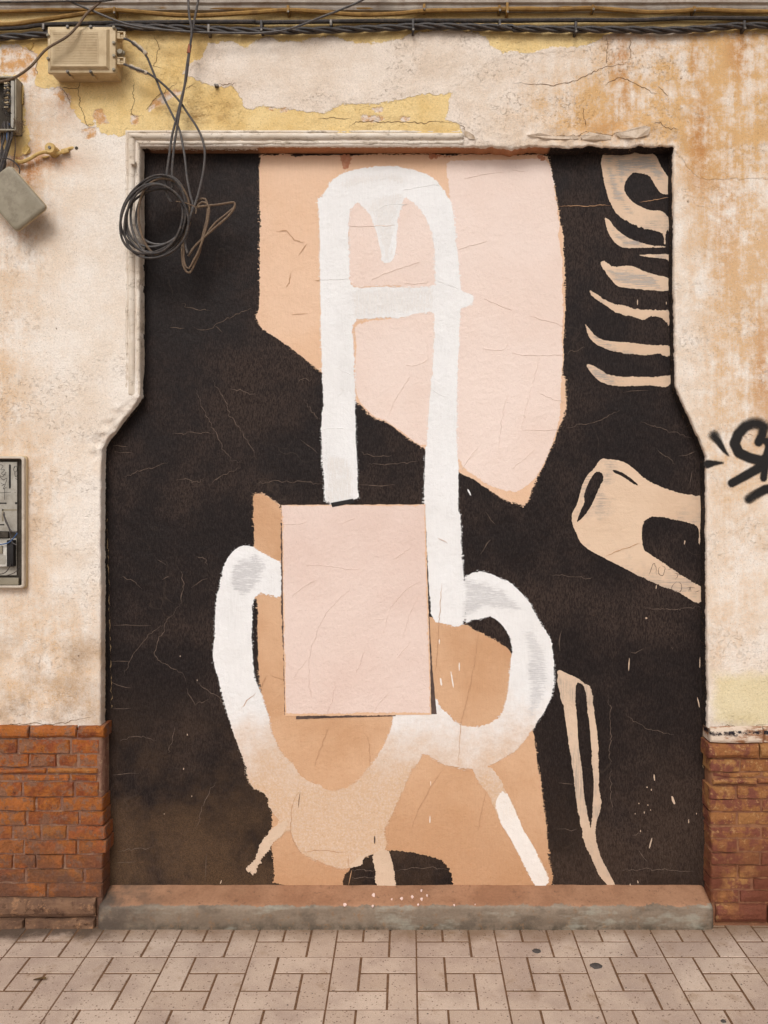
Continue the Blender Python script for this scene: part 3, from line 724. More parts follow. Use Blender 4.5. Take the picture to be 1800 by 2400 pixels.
def plinth(name, label, courses, right, mat, dB=3.205):
    px0 = XZ((225 if not right else 1690, 0), dB)[0]
    th = thing(name, label, 'brick plinth', (px0, dB-CAM_D, 0)); sd_ = 100 if right else 0
    for ci, (ya, yb, joints, end, kind, dy, mt) in enumerate(courses):
        z1, z0 = XZ((0, ya), dB)[1], XZ((0, yb), dB)[1]
        js = sorted(joints)
        if right:
            lim = end; xs_ = [end]+js; stepb = 125
            while xs_[-1] < 2300: xs_.append(xs_[-1]+stepb*(.92 if ci % 2 else 1.0))
        else:
            xs_ = js+[end]
            while xs_[0] > -480: xs_.insert(0, xs_[0]-(125 if ci % 2 else 118))
        for k in range(len(xs_)-1):
            a, b = xs_[k], xs_[k+1]; g = 1.9
            first = (k == 0 and right) or (k == len(xs_)-2 and not right)
            x0, x1 = XZ((a+(g if not (right and k == 0) else 0), 0), dB)[0], XZ((b-(g if not (not right and k == len(xs_)-2) else 0), 0), dB)[0]
            rr = random.Random(ci*31+k+sd_); y = dB-CAM_D+dy+rr.uniform(-.0045, .0045)
            vs_, fs_ = brick_mesh(x0, x1, z0, z1, y, kind, Y_MUR+.01 if first else Y_WALL+.045, ci*7+k+sd_)
            mesh_obj('brick', vs_, fs_, mat if mt is None else mt, th)
    # mortar bed: a rough sheet just behind the brick faces, returning into the opening
    xe = XZ((238 if not right else 1669, 0), dB)[0]; xf = -3.4 if not right else 3.4
    xs_ = list(np.linspace(xe, xe+(.75 if right else -.75), 60))+list(np.linspace(xe+(.78 if right else -.78), xf, 14))
    zs_ = list(np.linspace(-.01, XZ((0, 1712), dB)[1], 64)); vs_, fs_ = [], []
    yb_ = dB-CAM_D+.0068
    for z in zs_:
        vs_.append((xe, Y_MUR+.02, z)); vs_.append((xe, Y_MUR-.03, z))
        for x in xs_: vs_.append((x, yb_+.0035*nz(x*35, z*60, 2)+.002*nz(x*90, z*90, 2), z))
    n = len(xs_)+2
    for j in range(len(zs_)-1):
        for i in range(n-1):
            q = (j*n+i, j*n+i+1, (j+1)*n+i+1, (j+1)*n+i); fs_.append(q if right else q[::-1])
    mesh_obj('mortar_bed', vs_, fs_, M['mortarb'] if right else M['mortar'], th, True)
    return th
gx_ = lambda c, x: CROP[c][0]+x/KZ
gy_ = lambda c, y: CROP[c][1]+y/KZ
def co_(c, ya, yb, joints, end, kind='flat', dy=0.0, mt=None): return (gy_(c, ya), gy_(c, yb), [gx_(c, j) for j in joints], gx_(c, end), kind, dy, mt)
LEFT = [co_('G', 1388, 1468, [190, 500], 674, 'bull', -.009), co_('G', 1478, 1565, [115, 455], 640), co_('G', 1573, 1650, [190, 370, 505], 632, 'flat', .002),
        co_('J', 0, 40, [300], 630, 'bull', -.003), co_('J', 47, 84, [130, 455], 630), co_('J', 95, 184, [145, 480], 637), co_('J', 193, 276, [230, 400], 665), co_('J', 285, 370, [170, 515], 672),
        co_('J', 378, 462, [80, 265, 435], 684), co_('J', 470, 556, [155, 500], 688), co_('J', 564, 650, [85, 235, 415], 664), co_('J', 658, 743, [165, 545], 664), co_('J', 751, 835, [305], 664),
        co_('J', 842, 965, [-200], 625, 'bull', -.020), co_('J', 972, 1032, [-120, 165], 618, 'flat', -.018)]
def mat_base():
    t = NT('base_render', .95, .12)
    col = t.mix(t.rng(t.noise(14, 6, .7), .36, .62), '#6d5242', '#84644e')
    col = t.mix(t.math('MULTIPLY', t.rng(t.noise(30, 5, .75), .54, .62), .8), col, '#a2795a')
    col = t.mix(t.math('MULTIPLY', t.rng(t.noise(22, 5, .7), .55, .64), .7), col, '#4a3328')
    t.bump(t.noise(30, 6, .7), .012, .9); t.bump(t.noise(160, 3), .003, .7); return t.done(col)
M['baser'] = mat_base()
LEFT[-2] = LEFT[-2][:6]+(M['baser'],); LEFT[-1] = LEFT[-1][:6]+(M['baser'],)
plinth('brick_plinth', 'orange-red weathered brick base of the wall below the open meter box', LEFT, False, M['brick'])
def mat_ledge():
    t = NT('flaking_ledge', .9, .15)
    col = t.mix(t.rng(t.noise(24, 5, .7, t.scl((.35, 1, 1))), .42, .56), '#9a6c4c', '#d5c0ac')
    s = t.sep(); zz = t.math('MULTIPLY_ADD', t.math('SUBTRACT', t.noise(30, 5, .8, t.scl((.3, 1, 1))), .5), .045, s[2])
    band = t.math('MULTIPLY', t.math('MULTIPLY', t.rng(zz, .738, .746), t.rng(zz, .762, .754)), t.rng(t.noise(26, 5, .75), .42, .52)); col = t.mix(band, col, '#262228')
    t.bump(t.noise(60, 5, .7), .006, .9); return t.done(col)
M['ledge'] = mat_ledge()
M['mortarb'] = mat_simple('washed_mortar', '#96694c', '#845844', .95, .1, 18, '#6d4a3a', .5, .004)
RIGHT = [co_('I', 1395, 1492, [], 1285, 'cove', -.004, M['ledge']), co_('I', 1500, 1596, [1600], 1272, 'bull', -.014), co_('I', 1604, 1682, [1480], 1285, 'flat', .001),
         co_('L', 32, 62, [], 1305, 'flat', .002), co_('L', 67, 106, [1590], 1300, 'bull', -.008), co_('L', 118, 200, [1455], 1282), co_('L', 207, 282, [1620], 1282), co_('L', 291, 368, [1460], 1286), co_('L', 388, 456, [1620], 1290),
         co_('L', 465, 542, [1465], 1295), co_('L', 551, 624, [1612], 1292), co_('L', 634, 710, [1465], 1290), co_('L', 719, 788, [1560], 1290), co_('L', 798, 868, [1475], 1296), co_('L', 880, 1000, [1650], 1318, 'bull', -.016)]
plinth('brick_plinth', 'brown smoothly coated brick base of the wall below the spray tag', RIGHT, True, M['wbrick'])

# ------------------------------------------------------------------ sill
SP = [(.0, -.01), (.0, .02), (.0005, .055), (.001, .076), (.004, .086), (.011, .091), (.03, .096), (.06, .105), (.09, .115), (.108, .1225), (.125, .124)]
xa, xb = XZ((227, 0), 3.18)[0], XZ((1675, 0), 3.18)[0]
xs = np.concatenate([[xa, xa+.004, xa+.012], np.linspace(xa+.025, xb-.025, 116), [xb-.012, xb-.004, xb]]); vs, fs = [], []
for k, x in enumerate(xs):
    e = min(x-xa, xb-x); sh = .014*max(0, 1-e/.02)**2
    for (y, z) in SP:
        vs.append((x, y+sh+.0022*nz(x*7, z*20, 1)+.0012*nz(x*30, z*50, 4), z-(sh*.8 if z > .07 else 0)+(.0018*nz(x*9, y*20, 7)+.0012*nz(x*40, y*40, 7) if z > .05 else 0)))
m = len(SP)
for k in range(len(xs)-1):
    for a in range(m-1): fs.append((k*m+a, (k+1)*m+a, (k+1)*m+a+1, k*m+a+1))
n = len(vs); fs += [tuple(range(m)), tuple(range((len(xs)-1)*m+m-1, (len(xs)-1)*m-1, -1))]
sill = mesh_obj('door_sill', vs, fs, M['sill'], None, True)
tag(sill, 'low grey-green concrete doorstep with terracotta painted top', 'doorstep')

# ------------------------------------------------------------------ mural
mural = thing('mural_panel', 'blocked-up doorway painted with an abstract white chair on black, pink and peach', 'mural', (0, Y_MUR, .12))
def rect_grid(p0, p1, d, step):
    a, b = XZ(p0, d), XZ(p1, d); nx = int(abs(b[0]-a[0])/step); nzz = int(abs(a[1]-b[1])/step); vs, fs = [], []
    for j in range(nzz+1):
        for i in range(nx+1): vs.append((a[0]+(b[0]-a[0])*i/nx, d-CAM_D, b[1]+(a[1]-b[1])*j/nzz))
    for j in range(nzz):
        for i in range(nx): fs.append((j*(nx+1)+i, j*(nx+1)+i+1, (j+1)*(nx+1)+i+1, (j+1)*(nx+1)+i))
    return vs, fs
vs, fs = rect_grid((215, 325), (1685, 2095), D_MUR, .05)
mesh_obj('black_ground', vs, fs, M['black'], mural)
LV = .0004
def smooth_poly(P, it):
    for _ in range(it):
        Q = []
        for i in range(len(P)):
            a, b = P[i], P[(i+1) % len(P)]
            Q += [(a[0]*.75+b[0]*.25, a[1]*.75+b[1]*.25), (a[0]*.25+b[0]*.75, a[1]*.25+b[1]*.75)]
        P = Q
    return P
def ragged(P, rag, seed, step=1.9):
    out = []; n = len(P)
    for i in range(n):
        a, b = P[i], P[(i+1) % n]; L = math.hypot(b[0]-a[0], b[1]-a[1]); k = max(1, int(L/step))
        tx, ty = (b[0]-a[0])/(L or 1), (b[1]-a[1])/(L or 1)
        for j in range(k):
            t = j/k; x, y = a[0]+(b[0]-a[0])*t, a[1]+(b[1]-a[1])*t
            f = nz(x*.05, y*.05, seed)*1.0+nz(x*.2, y*.2, seed+3)*.8+nz(x*.55, y*.55, seed+7)*1.0
            f *= 1.5*(.45+.9*max(0, nz(x*.015, y*.015, seed+11)+.35))
            out.append((x-ty*f*rag, y+tx*f*rag))
    return out
seedc = [0]
def paint(name, spec, lvl, mat, holes=(), sm=1, rag=2.4, parent=None, label=None, fringe=None):
    seedc[0] += 1.37
    loops = []; fr = []
    for s in [spec]+list(holes):
        P = parse(s) if isinstance(s, str) else s
        P = smooth_poly(P, sm); fr.append(P)
        loops.append(ragged(P, rag, seedc[0]))
    y = Y_MUR-LV*(lvl+1)
    L3 = [[Vector((*XZ(p, D_MUR), 0)) for p in q] for q in loops]
    tris = tessellate_polygon(L3); flat = [p for q in L3 for p in q]
    vs = [(p.x, y, p.y) for p in flat]; n = len(vs); fs = []
    for a, b, c in tris:
        A, B, D = flat[a], flat[b], flat[c]
        cr_ = (B.x-A.x)*(D.y-A.y)-(B.y-A.y)*(D.x-A.x)
        fs.append((a, b, c) if cr_ > 0 else (a, c, b))
    vs += [(p.x, Y_MUR+.0005, p.y) for p in flat]; o = 0
    for q in L3:
        k = len(q)
        for i in range(k): fs.append((o+i, o+(i+1) % k, n+o+(i+1) % k, n+o+i))
        o += k
    ob = mesh_obj(name, vs, fs, mat, parent or mural)
    if label: ob['label'] = label
    if fringe:                                   # dry-brush bristle marks along the paint's edge
        vs, fs, at_ = [], [], []
        for li, P in enumerate(fr):
            xs_ = [p[0] for p in P]; ys_ = [p[1] for p in P]; st = 3.2
            gx = np.arange(min(xs_)-10, max(xs_)+10, st); gy = np.arange(min(ys_)-10, max(ys_)+10, st)
            gy = gy[gy < 2068]; GX, GY = np.meshgrid(gx, gy); G = np.stack([GX.ravel(), GY.ravel()], 1); n = len(gx)
            d = sdf(P, G)*(1 if li == 0 else -1); near = (np.abs(d) < .0095).reshape(len(gy), n); vid = {}
            for j in range(len(gy)-1):
                for i in np.nonzero(near[j, :-1] & near[j, 1:] & near[j+1, :-1] & near[j+1, 1:])[0]:
                    q = [(j+1)*n+i, (j+1)*n+i+1, j*n+i+1, j*n+i]
                    for k in q:
                        if k not in vid:
                            vid[k] = len(vs); x, z = XZ(G[k], D_MUR); vs.append((x, y+LV*.4, z)); at_.append(d[k]+.0015)
                    fs.append(tuple(vid[k] for k in q))
        mesh_obj('brush_fringe', vs, fs, fringe, ob if parent is None else parent, False, dict(d=at_))
    return ob
def wash(spec, lvl, mat):
    P = parse(spec); xs_ = [p[0] for p in P]; ys_ = [p[1] for p in P]; st = 3.0
    gx = np.arange(min(xs_)-8, max(xs_)+8, st); gy = np.arange(min(ys_)-8, max(ys_)+8, st)
    G = np.array([(x, y) for y in gy for x in gx]); d = sdf(P, G); n = len(gx); vid = {}; vs, fs, a = [], [], []
    for j in range(len(gy)-1):
        for i in range(n-1):
            q = [(j+1)*n+i, (j+1)*n+i+1, j*n+i+1, j*n+i]
            if max(d[k] for k in q) > -.006:
                for k in q:
                    if k not in vid:
                        vid[k] = len(vs); x, z = XZ(G[k], D_MUR); vs.append((x, Y_MUR-LV*(lvl+1), z)); a.append(d[k])
                fs.append(tuple(vid[k] for k in q))
    mesh_obj('thin_wash', vs, fs, mat, mural, False, dict(d=a))
paint('peach_shape', 'B:20,1012 60,1003 120,1010 180,1000 260,1015 330,1005 400,1010 540,1003 600,1012 700,1000 850,1003 1000,1000 1120,1000 1230,1010 1400,1000 1659,1000 C:100,1003 235,1005 245,1060 268,1170 288,1290 308,1420 330,1490 332,1659 F:340,0 338,200 345,380 332,560 336,700 318,782 348,790 346,850 352,960 345,1010 312,1100 298,1130 272,1200 212,1340 160,1440 130,1512 85,1625 30,1600 0,1592 E:1659,1605 1560,1550 1460,1480 1400,1440 1315,1402 1090,1250 960,1165 850,1072 760,1050 650,940 425,755 240,605 130,530 80,500 25,460 8,420 0,380 22,358 25,0 B:25,1400', 0, M['tan'], rag=2.0, fringe=M['tanf'])
paint('pink_shape', 'B:1238,1042 1340,1040 1659,1035 C:100,1030 232,1025 262,1160 282,1290 300,1420 308,1480 298,1540 318,1650 F:328,10 325,200 332,380 322,560 328,720 315,800 318,930 306,1040 292,1110 270,1190 214,1330 160,1430 130,1460 70,1505 10,1535 E:1659,1525 1560,1512 1450,1445 1340,1372 1312,1310 1200,1260 1100,1215 1055,1225 960,1150 900,1105 850,1068 760,1040 700,975 660,925 652,860 640,790 642,690 650,600 640,500 645,455 680,432 870,406 1000,395 1000,190 760,195 640,205 600,150 596,60 600,0 B:600,1500 596,1400 610,1340 800,1230 1000,1220 1150,1300 1200,1400 1255,1320 1245,1200 1236,1120', 1, M['pink'], rag=1.8)
paint('peach_shape', 'D:1645,1540 1640,1600 1645,1659 G:1640,30 1650,190 1640,300 1640,560 H:12,560 10,700 15,900 20,1060 30,1160 70,1300 100,1500 K:-40,-40 90,190 104,290 98,430 104,520 112,600 120,680 106,765 560,772 1280,778 1659,780 L:220,780 268,742 240,610 228,420 205,250 178,40 I:165,1659 150,1500 130,1380 60,1200 0,1000 H:1659,905 1560,832 1430,772 1350,728 1140,690 900,600 600,300 165,100 E:160,1622 90,1572 35,1540', 0, M['tanlow'], rag=2.0, fringe=M['tanf'])
paint('black_notch', 'K:566,772 560,722 600,652 690,590 745,545 860,528 1000,545 1120,568 1215,595 1250,660 1285,740 1280,776', 1, M['black'], rag=2.4)
paint('white_chair_back', 'E:447,1612 445,1500 430,1300 424,1100 430,1000 440,950 426,760 420,400 415,0 B:415,1659 410,1345 390,1300 440,1265 460,1212 520,1145 600,1112 640,1097 720,1090 800,1080 880,1078 1000,1095 1100,1125 1160,1160 1220,1240 1265,1310 1282,1400 1296,1600 E:1310,0 1325,200 1330,228 1400,250 1412,272 1402,312 1335,335 1320,345 1310,700 1300,900 1300,1250 1315,1400 1308,1659 H:1322,0 1330,200 1342,425 1360,560 1350,722 1300,745 1240,728 1140,708 1120,500 1100,30 E:1088,1640 1095,1300 1110,1200 1120,1000 1130,900 1150,700 1160,420 1150,360 1050,366 950,402 880,396 750,402 620,412 630,560 635,700 642,940 645,1200 655,1300 655,1450 668,1600', 2, M['white'],
      holes=['B:600,1659 597,1400 610,1360 640,1330 660,1312 700,1340 740,1400 770,1470 790,1540 815,1659 E:810,20 830,45 860,50 885,30 895,0 B:905,1640 915,1500 920,1400 945,1330 965,1275 1010,1300 1060,1350 1110,1430 1140,1500 1160,1600 E:1155,0 1165,150 1160,205 1000,206 830,200 640,210 606,180 605,50'], rag=1.9, fringe=M['whitef'])
paint('white_chair_arm', 'H:1342,425 1390,400 1460,383 1530,405 1600,435 1659,460 I:20,480 60,530 110,580 140,640 172,700 210,750 240,800 262,880 270,960 272,1100 260,1180 222,1270 180,1340 130,1410 80,1480 30,1540 -10,1570 H:1560,1620 1480,1655 K:1380,10 1300,-10 H:1200,1635 1085,1542 1040,1640 K:1000,20 960,120 900,260 850,360 825,400 860,520 760,560 690,580 610,640 580,656 500,640 400,600 300,560 240,470 228,400 190,410 110,490 60,420 165,350 110,292 75,240 80,185 10,130 J:1650,140 1620,100 1590,15 G:1600,1659 1560,1560 1520,1450 1490,1350 1460,1260 1430,1130 1400,1030 1380,960 1390,800 1395,700 1405,560 1430,440 1450,350 1490,275 1540,230 1580,214 1640,224 H:0,240 100,295 172,330 172,545 110,548 40,520 10,538 G:1645,560 1634,620 1630,800 1640,1000 1659,1110 H:24,1150 40,1205 80,1320 100,1440 160,1560 250,1640 K:290,60 400,108 490,150 580,130 660,85 730,0 H:745,1640 820,1530 880,1400 888,1320 900,1200 1170,1200 1185,1255 1240,1312 1300,1370 1380,1395 1460,1390 1550,1350 1600,1290 1632,1180 1650,1000 1655,900 I:5,880 -15,800 H:1600,735 1530,674 1490,682 1400,700 1352,722', 3, M['white'], rag=2.0, fringe=M['whitef'])
wash('H:1350,440 1420,440 1520,470 1600,500 1680,570 1710,640 1640,640 1540,610 1470,615 1400,650 1350,672', 4, M['whiteg'])
wash('G:1500,350 1560,290 1620,300 1659,260 H:60,340 40,420 0,480 G:1620,520 1560,520 1500,470', 4, M['whiteg'])
paint('white_leg', 'H:1490,1640 K:1390,-10 1440,80 1490,150 1540,240 1570,320 1600,380 1640,440 L:0,470 60,590 110,690 150,768 L:190,782 240,742 232,700 200,630 150,530 100,440 75,410 40,320 0,230 K:1640,190 1590,90 1540,10', 4, M['white'], rag=2.0)
paint('white_leg', 'K:1545,235 1575,320 1600,380 1640,440 L:0,470 60,590 110,690 152,768 190,782 240,742 232,700 200,630 150,530 100,440 75,410 40,320 0,230 K:1640,190 1600,140 1575,170', 5, M['whitec'], rag=2.0, fringe=M['whitef'])
paint('white_foot', 'K:750,550 770,640 790,780 912,779 905,700 880,600 858,518', 5, M['beigev'], rag=1.8)
paint('white_foot', 'K:215,330 190,410 110,490 40,580 0,660 J:1630,690 1640,665 1595,662 1610,640 1650,600 K:20,500 50,450 70,440 120,380 165,350', 5, M['beigev'], rag=2.4)
paint('white_foot', 'K:745,545 690,590 690,630 650,640 605,645 620,615 690,560', 5, M['beigev'], rag=2.0)
M['whitew'] = mat_paint('worn_white_wash', '#eae4df', '#ece6e1', under='#e3dad3', thin=.4, wash=.8)
wash('B:520,1190 640,1130 760,1120 900,1125 1020,1170 980,1190 850,1180 700,1200 580,1240', 3, M['whitew'])
wash('B:700,1330 800,1270 960,1260 930,1330 905,1400 900,1500 890,1659 E:880,20 850,45 820,25 B:815,1640 785,1520 750,1400', 3, M['whitew'])
wash('E:630,225 800,212 1150,215 1155,350 1050,360 900,385 640,400', 3, M['whitew'])
wash('E:480,1300 600,1310 640,1500 640,1600 460,1600 455,1450', 3, M['whitew'])
wash('I:60,780 130,760 200,860 220,1000 200,1200 140,1330 90,1300 120,1100 110,930', 4, M['whiteg'])
# rectangle over the seat with its dark offset edge
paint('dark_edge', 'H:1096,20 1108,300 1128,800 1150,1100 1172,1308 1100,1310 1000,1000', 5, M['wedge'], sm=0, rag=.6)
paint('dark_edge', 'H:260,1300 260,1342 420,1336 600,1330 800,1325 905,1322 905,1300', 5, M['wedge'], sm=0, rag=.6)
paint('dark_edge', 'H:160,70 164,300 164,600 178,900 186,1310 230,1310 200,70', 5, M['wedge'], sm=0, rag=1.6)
paint('peach_border', 'E:163,1613 1098,1610 H:1098,0 1110,400 1126,900 1136,1312 189,1322 176,600 168,0', 6, M['tan'], sm=0, rag=.8)
paint('pink_rectangle', 'E:168,1619 1088,1618 H:1090,0 1100,400 1116,900 1128,1240 1128,1298 700,1300 500,1306 195,1305 184,600 174,0', 7, M['pinkp'], sm=0, rag=1.9, label='flat rose-pink painted rectangle in the middle of the mural')
tp = parse('E:485,1600 630,1572 637,1600 495,1628'); paint('black_tape', tp, 8, M['tape'], sm=0, rag=.3)
# beige strokes along the right side
ST2 = ['C:570,1040 585,1120 600,1200 640,1330 690,1400 790,1460 900,1490 975,1505 985,1540 990,1598 995,1500 1015,1485 1025,1558 1032,1470 1030,1430 1000,1390 970,1365 900,1365 830,1340 770,1300 740,1260 720,1220 740,1170 770,1130 790,1115 880,1130 910,1170 940,1220 970,1258 1025,1262 1045,1250 1048,1165 1035,1180 1000,1130 960,1070 940,1020 910,988 760,985 600,982',
       'C:605,1405 600,1430 620,1500 650,1555 690,1590 725,1608 850,1607 990,1603 1000,1597 900,1592 800,1565 730,1530 670,1480 640,1440', 'C:820,1652 1050,1645 F:1052,20 1030,30 1012,38 1010,20 920,10 840,0', 'F:1030,20 1042,20 1045,120 1060,165 1055,220 1040,230 1032,150',
       'F:570,45 590,30 610,40 640,65 680,70 760,62 800,72 850,100 930,125 1000,135 1035,160 1035,225 950,227 830,215 740,208 690,200 650,165 600,100', 'F:500,222 520,233 580,268 650,310 760,330 820,352 870,345 950,350 1032,353 1036,400 1018,430 1014,460 1008,425 950,395 880,390 860,418 830,410 770,385 720,385 650,350 590,310 510,255',
       'F:470,435 500,470 540,520 590,545 650,555 760,560 850,575 960,578 1035,580 1036,650 980,648 960,628 880,645 760,635 680,622 600,600 540,570 500,530 485,480', 'F:480,705 500,700 560,730 610,765 660,780 850,782 950,785 1050,768 1060,800 1030,825 1000,855 930,840 850,842 650,842 590,825 540,790 500,745']
for s in ST2: paint('beige_stroke', s, 1, M['beige'], rag=1.2)
for s in ('C:600,1020 680,1000 760,1020 880,1000 930,1060 980,1140 1000,1220 930,1150 880,1100 790,1095 740,1130 710,1190 690,1150 660,1040 640,1060 690,1200 760,1330 800,1400 730,1370 660,1290 620,1180', 'F:600,80 680,90 760,85 850,120 940,145 960,205 850,205 740,195 680,180', 'F:500,480 550,540 640,575 700,590 640,590 560,560', 'F:500,715 560,745 620,785 720,800 640,815 560,780', 'C:620,1450 680,1510 740,1550 850,1590 740,1590 670,1550'):
    wash(s, 2, M['beigeg'])
paint('beige_fork', 'F:395,1659 430,1590 450,1500 480,1430 540,1370 560,1330 600,1310 720,1330 770,1360 830,1420 890,1465 1000,1510 1100,1545 1215,1553 1225,1560 1232,1600 1258,1585 1258,1659 I:1256,40 1240,70 1220,95 1218,218 1210,200 1212,92 1150,72 1040,45 930,25 880,40 850,70 840,130 845,240 900,280 1040,370 1150,440 1235,488 1262,505 1262,560 1235,580 1200,592 1120,545 1080,520 940,470 800,400 600,300 460,225 410,130 390,80 388,10', 1, M['beige'],
      holes=['F:550,1398 580,1402 597,1440 562,1510 530,1590 490,1659 I:450,45 415,75 440,0 F:470,1600 465,1540 500,1460 530,1410', 'F:648,1383 700,1395 760,1430 828,1492 780,1475 720,1430 660,1405'], rag=1.2)
paint('beige_twig', 'I:290,1030 310,1022 360,1045 420,1075 465,1105 470,1115 500,1120 520,1160 525,1250 545,1380 560,1500 560,1659 L:565,60 560,130 580,200 570,280 545,350 540,430 550,500 580,590 620,660 650,720 677,772 640,777 600,740 560,690 530,620 490,530 455,450 450,380 420,250 405,100 395,0 I:390,1640 370,1500 345,1350 335,1250 320,1240 310,1170 290,1100 300,1070', 1, M['beigev'],
      holes=['I:415,1100 465,1118 480,1180 490,1280 510,1450 520,1659 L:525,0 530,100 525,250 512,400 500,350 480,260 460,130 455,0 I:445,1620 430,1500 420,1300 405,1200'], rag=1.2)
# small drips and splashes
dr = random.Random(5)
def drop(name, c, x, y, w_, h_, mat, lvl, tilt=0.0, yb=None):
    w_ *= .65; h_ *= .8
    px = CROP[c][0]+x/KZ; py = CROP[c][1]+y/KZ; P = []
    for k in range(10):
        t = 2*math.pi*k/10; a, b = w_/KZ/2*math.cos(t)*(1+.25*dr.uniform(-1, 1)), h_/KZ/2*math.sin(t)*(1+.15*dr.uniform(-1, 1))
        P.append((px+a*math.cos(tilt)-b*math.sin(tilt), py+a*math.sin(tilt)+b*math.cos(tilt)))
    return paint(name, P, lvl, mat, sm=0, rag=.3)
for c, x, y, w_, h_, tl in [('I', 758, 985, 10, 105, .06), ('I', 870, 688, 18, 14, 0), ('I', 1118, 197, 12, 38, .15), ('I', 934, 488, 10, 34, .15), ('I', 1217, 975, 9, 85, 0), ('I', 1208, 1235, 9, 80, -.2), ('L', 922, 62, 15, 50, -.1), ('L', 898, 487, 14, 85, .25), ('L', 833, 408, 9, 16, 0), ('L', 857, 288, 9, 18, 0), ('L', 880, 240, 8, 14, 0), ('L', 898, 272, 8, 12, 0), ('L', 822, 230, 8, 12, 0), ('L', 815, 738, 10, 24, -.2), ('L', 766, 760, 11, 32, 0), ('L', 798, 296, 7, 12, 0), ('L', 903, 140, 9, 14, 0), ('L', 875, 125, 8, 10, 0), ('L', 1195, 296, 7, 14, 0), ('L', 1145, 345, 6, 30, 0), ('F', 813, 300, 7, 45, 0), ('F', 1000, 305, 8, 25, 0), ('G', 1214, 1443, 10, 16, 0), ('G', 1168, 934, 8, 8, 0), ('G', 1278, 1090, 7, 14, 0), ('J', 1432, 738, 12, 36, .3), ('J', 1190, 5, 10, 16, 0), ('J', 1243, 182, 7, 14, 0), ('J', 1065, 298, 7, 7, 0), ('L', 270, 758, 9, 14, 0), ('L', 1045, 210, 22, 75, -.35)]:
    drop('paint_drip', c, x, y, w_, h_, M['beigev'], 1, tl)
for x, y, w_, h_, tl in [(1317, 1000, 12, 70, 0), (1198, 1100, 20, 68, -.15), (1272, 1090, 12, 130, -.17), (1188, 840, 9, 45, 0)]: drop('paint_drip', 'H', x, y, w_, h_, M['whitec'], 2, tl)
drop('paint_drip', 'K', 1127, 333, 8, 60, M['whitec'], 2); drop('paint_drip', 'K', 1132, 100, 6, 45, M['whitec'], 2); drop('paint_drip', 'E', 1382, 1532, 14, 62, M['white'], 1, -.5)
drop('dark_mark', 'K', 280, 205, 9, 125, M['crackm'], 5, .12); drop('dark_mark', 'K', 768, 462, 14, 60, M['wedge'], 6)
# reddish under-paint along the top edge
M['redp'] = mat_simple('old_red_paint', '#c98f70', '#b9795a', .8, .2, 25, '#d3a081', .5)
for s in ('B:545,1000 625,1003 600,1100 570,1100 545,1050', 'B:1125,1003 1265,1003 1250,1025 1130,1022', 'C:150,1010 215,1010 205,1050 180,1030'): paint('red_underpaint', s, 2, M['redp'], rag=3.5)
# raised trowel ridges and scratches
def lines(name, specs, mat, lvl, wd, ridge, seed, jag=1.2, broken=False):
    for i, s in enumerate(specs):
        mb = MB(); px = parse(s)
        q = [(p.x, p.z) for p in catmull([Vector((a, 0, b)) for a, b in px], 14)] if len(px) > 2 else px
        ribbon(mb, q, D_MUR, wd, LV*(lvl+1)+.0002, seed+i*2.3, not broken, 3, jag, ridge, broken)
        mb.build(name, mat, mural, False)
lines('ridge', ['H:232,550 300,490 390,440', 'H:610,500 520,580 440,680 390,790 355,900 340,1000 350,1150 360,1210', 'H:330,950 280,1020 240,1090', 'H:1060,450 990,490 920,560 860,640', 'H:1060,540 1000,650 970,750 945,820', 'H:1000,840 950,900 915,950', 'H:860,660 830,760 820,800', 'H:770,690 830,693', 'H:705,900 680,970 650,1040', 'H:515,1100 500,1200 460,1310', 'H:860,1180 800,1230 770,1290', 'H:320,345 450,345 580,365 670,370', 'H:170,80 260,75 330,65', 'H:1180,170 1240,200', 'H:560,75 640,40', 'H:1000,230 960,260 900,300'], M['pinkp'], 7, .0050, .0013, 3)
lines('ridge', ['E:750,155 850,110 950,75 1060,40', 'E:960,180 1090,178 1110,165', 'E:1010,770 930,880 880,980 860,1040', 'E:1110,560 1110,670 1040,705 970,710', 'E:1440,1240 1380,1310 1330,1390', 'E:1630,900 1590,1050 1575,1250', 'E:1480,280 1560,310 1659,355', 'E:1470,600 1590,612 1630,570', 'F:0,630 130,645 330,640', 'F:120,390 220,420 330,455', 'F:180,890 250,920 330,945', 'F:175,660 120,870 60,1110', 'F:60,1125 180,1130 300,1120', 'C:0,1100 80,1110', 'B:1310,1620 1400,1590 1500,1560', 'B:1350,1160 1450,1130 1600,1120', 'B:600,1465 780,1465 900,1460', 'F:150,1250 60,1330 0,1380'], M['pink'], 1, .0050, .0013, 9)
lines('ridge', ['B:950,1235 1050,1215 1190,1195', 'B:800,1350 850,1330 980,1325', 'E:420,155 500,150 600,150', 'E:525,728 580,750 630,780', 'E:1140,870 1200,900 1245,918', 'E:430,1125 500,1115 600,1115', 'E:1180,165 1250,190 1325,215', 'E:540,850 570,870 530,910'], M['white'], 2, .0045, .0009, 15)
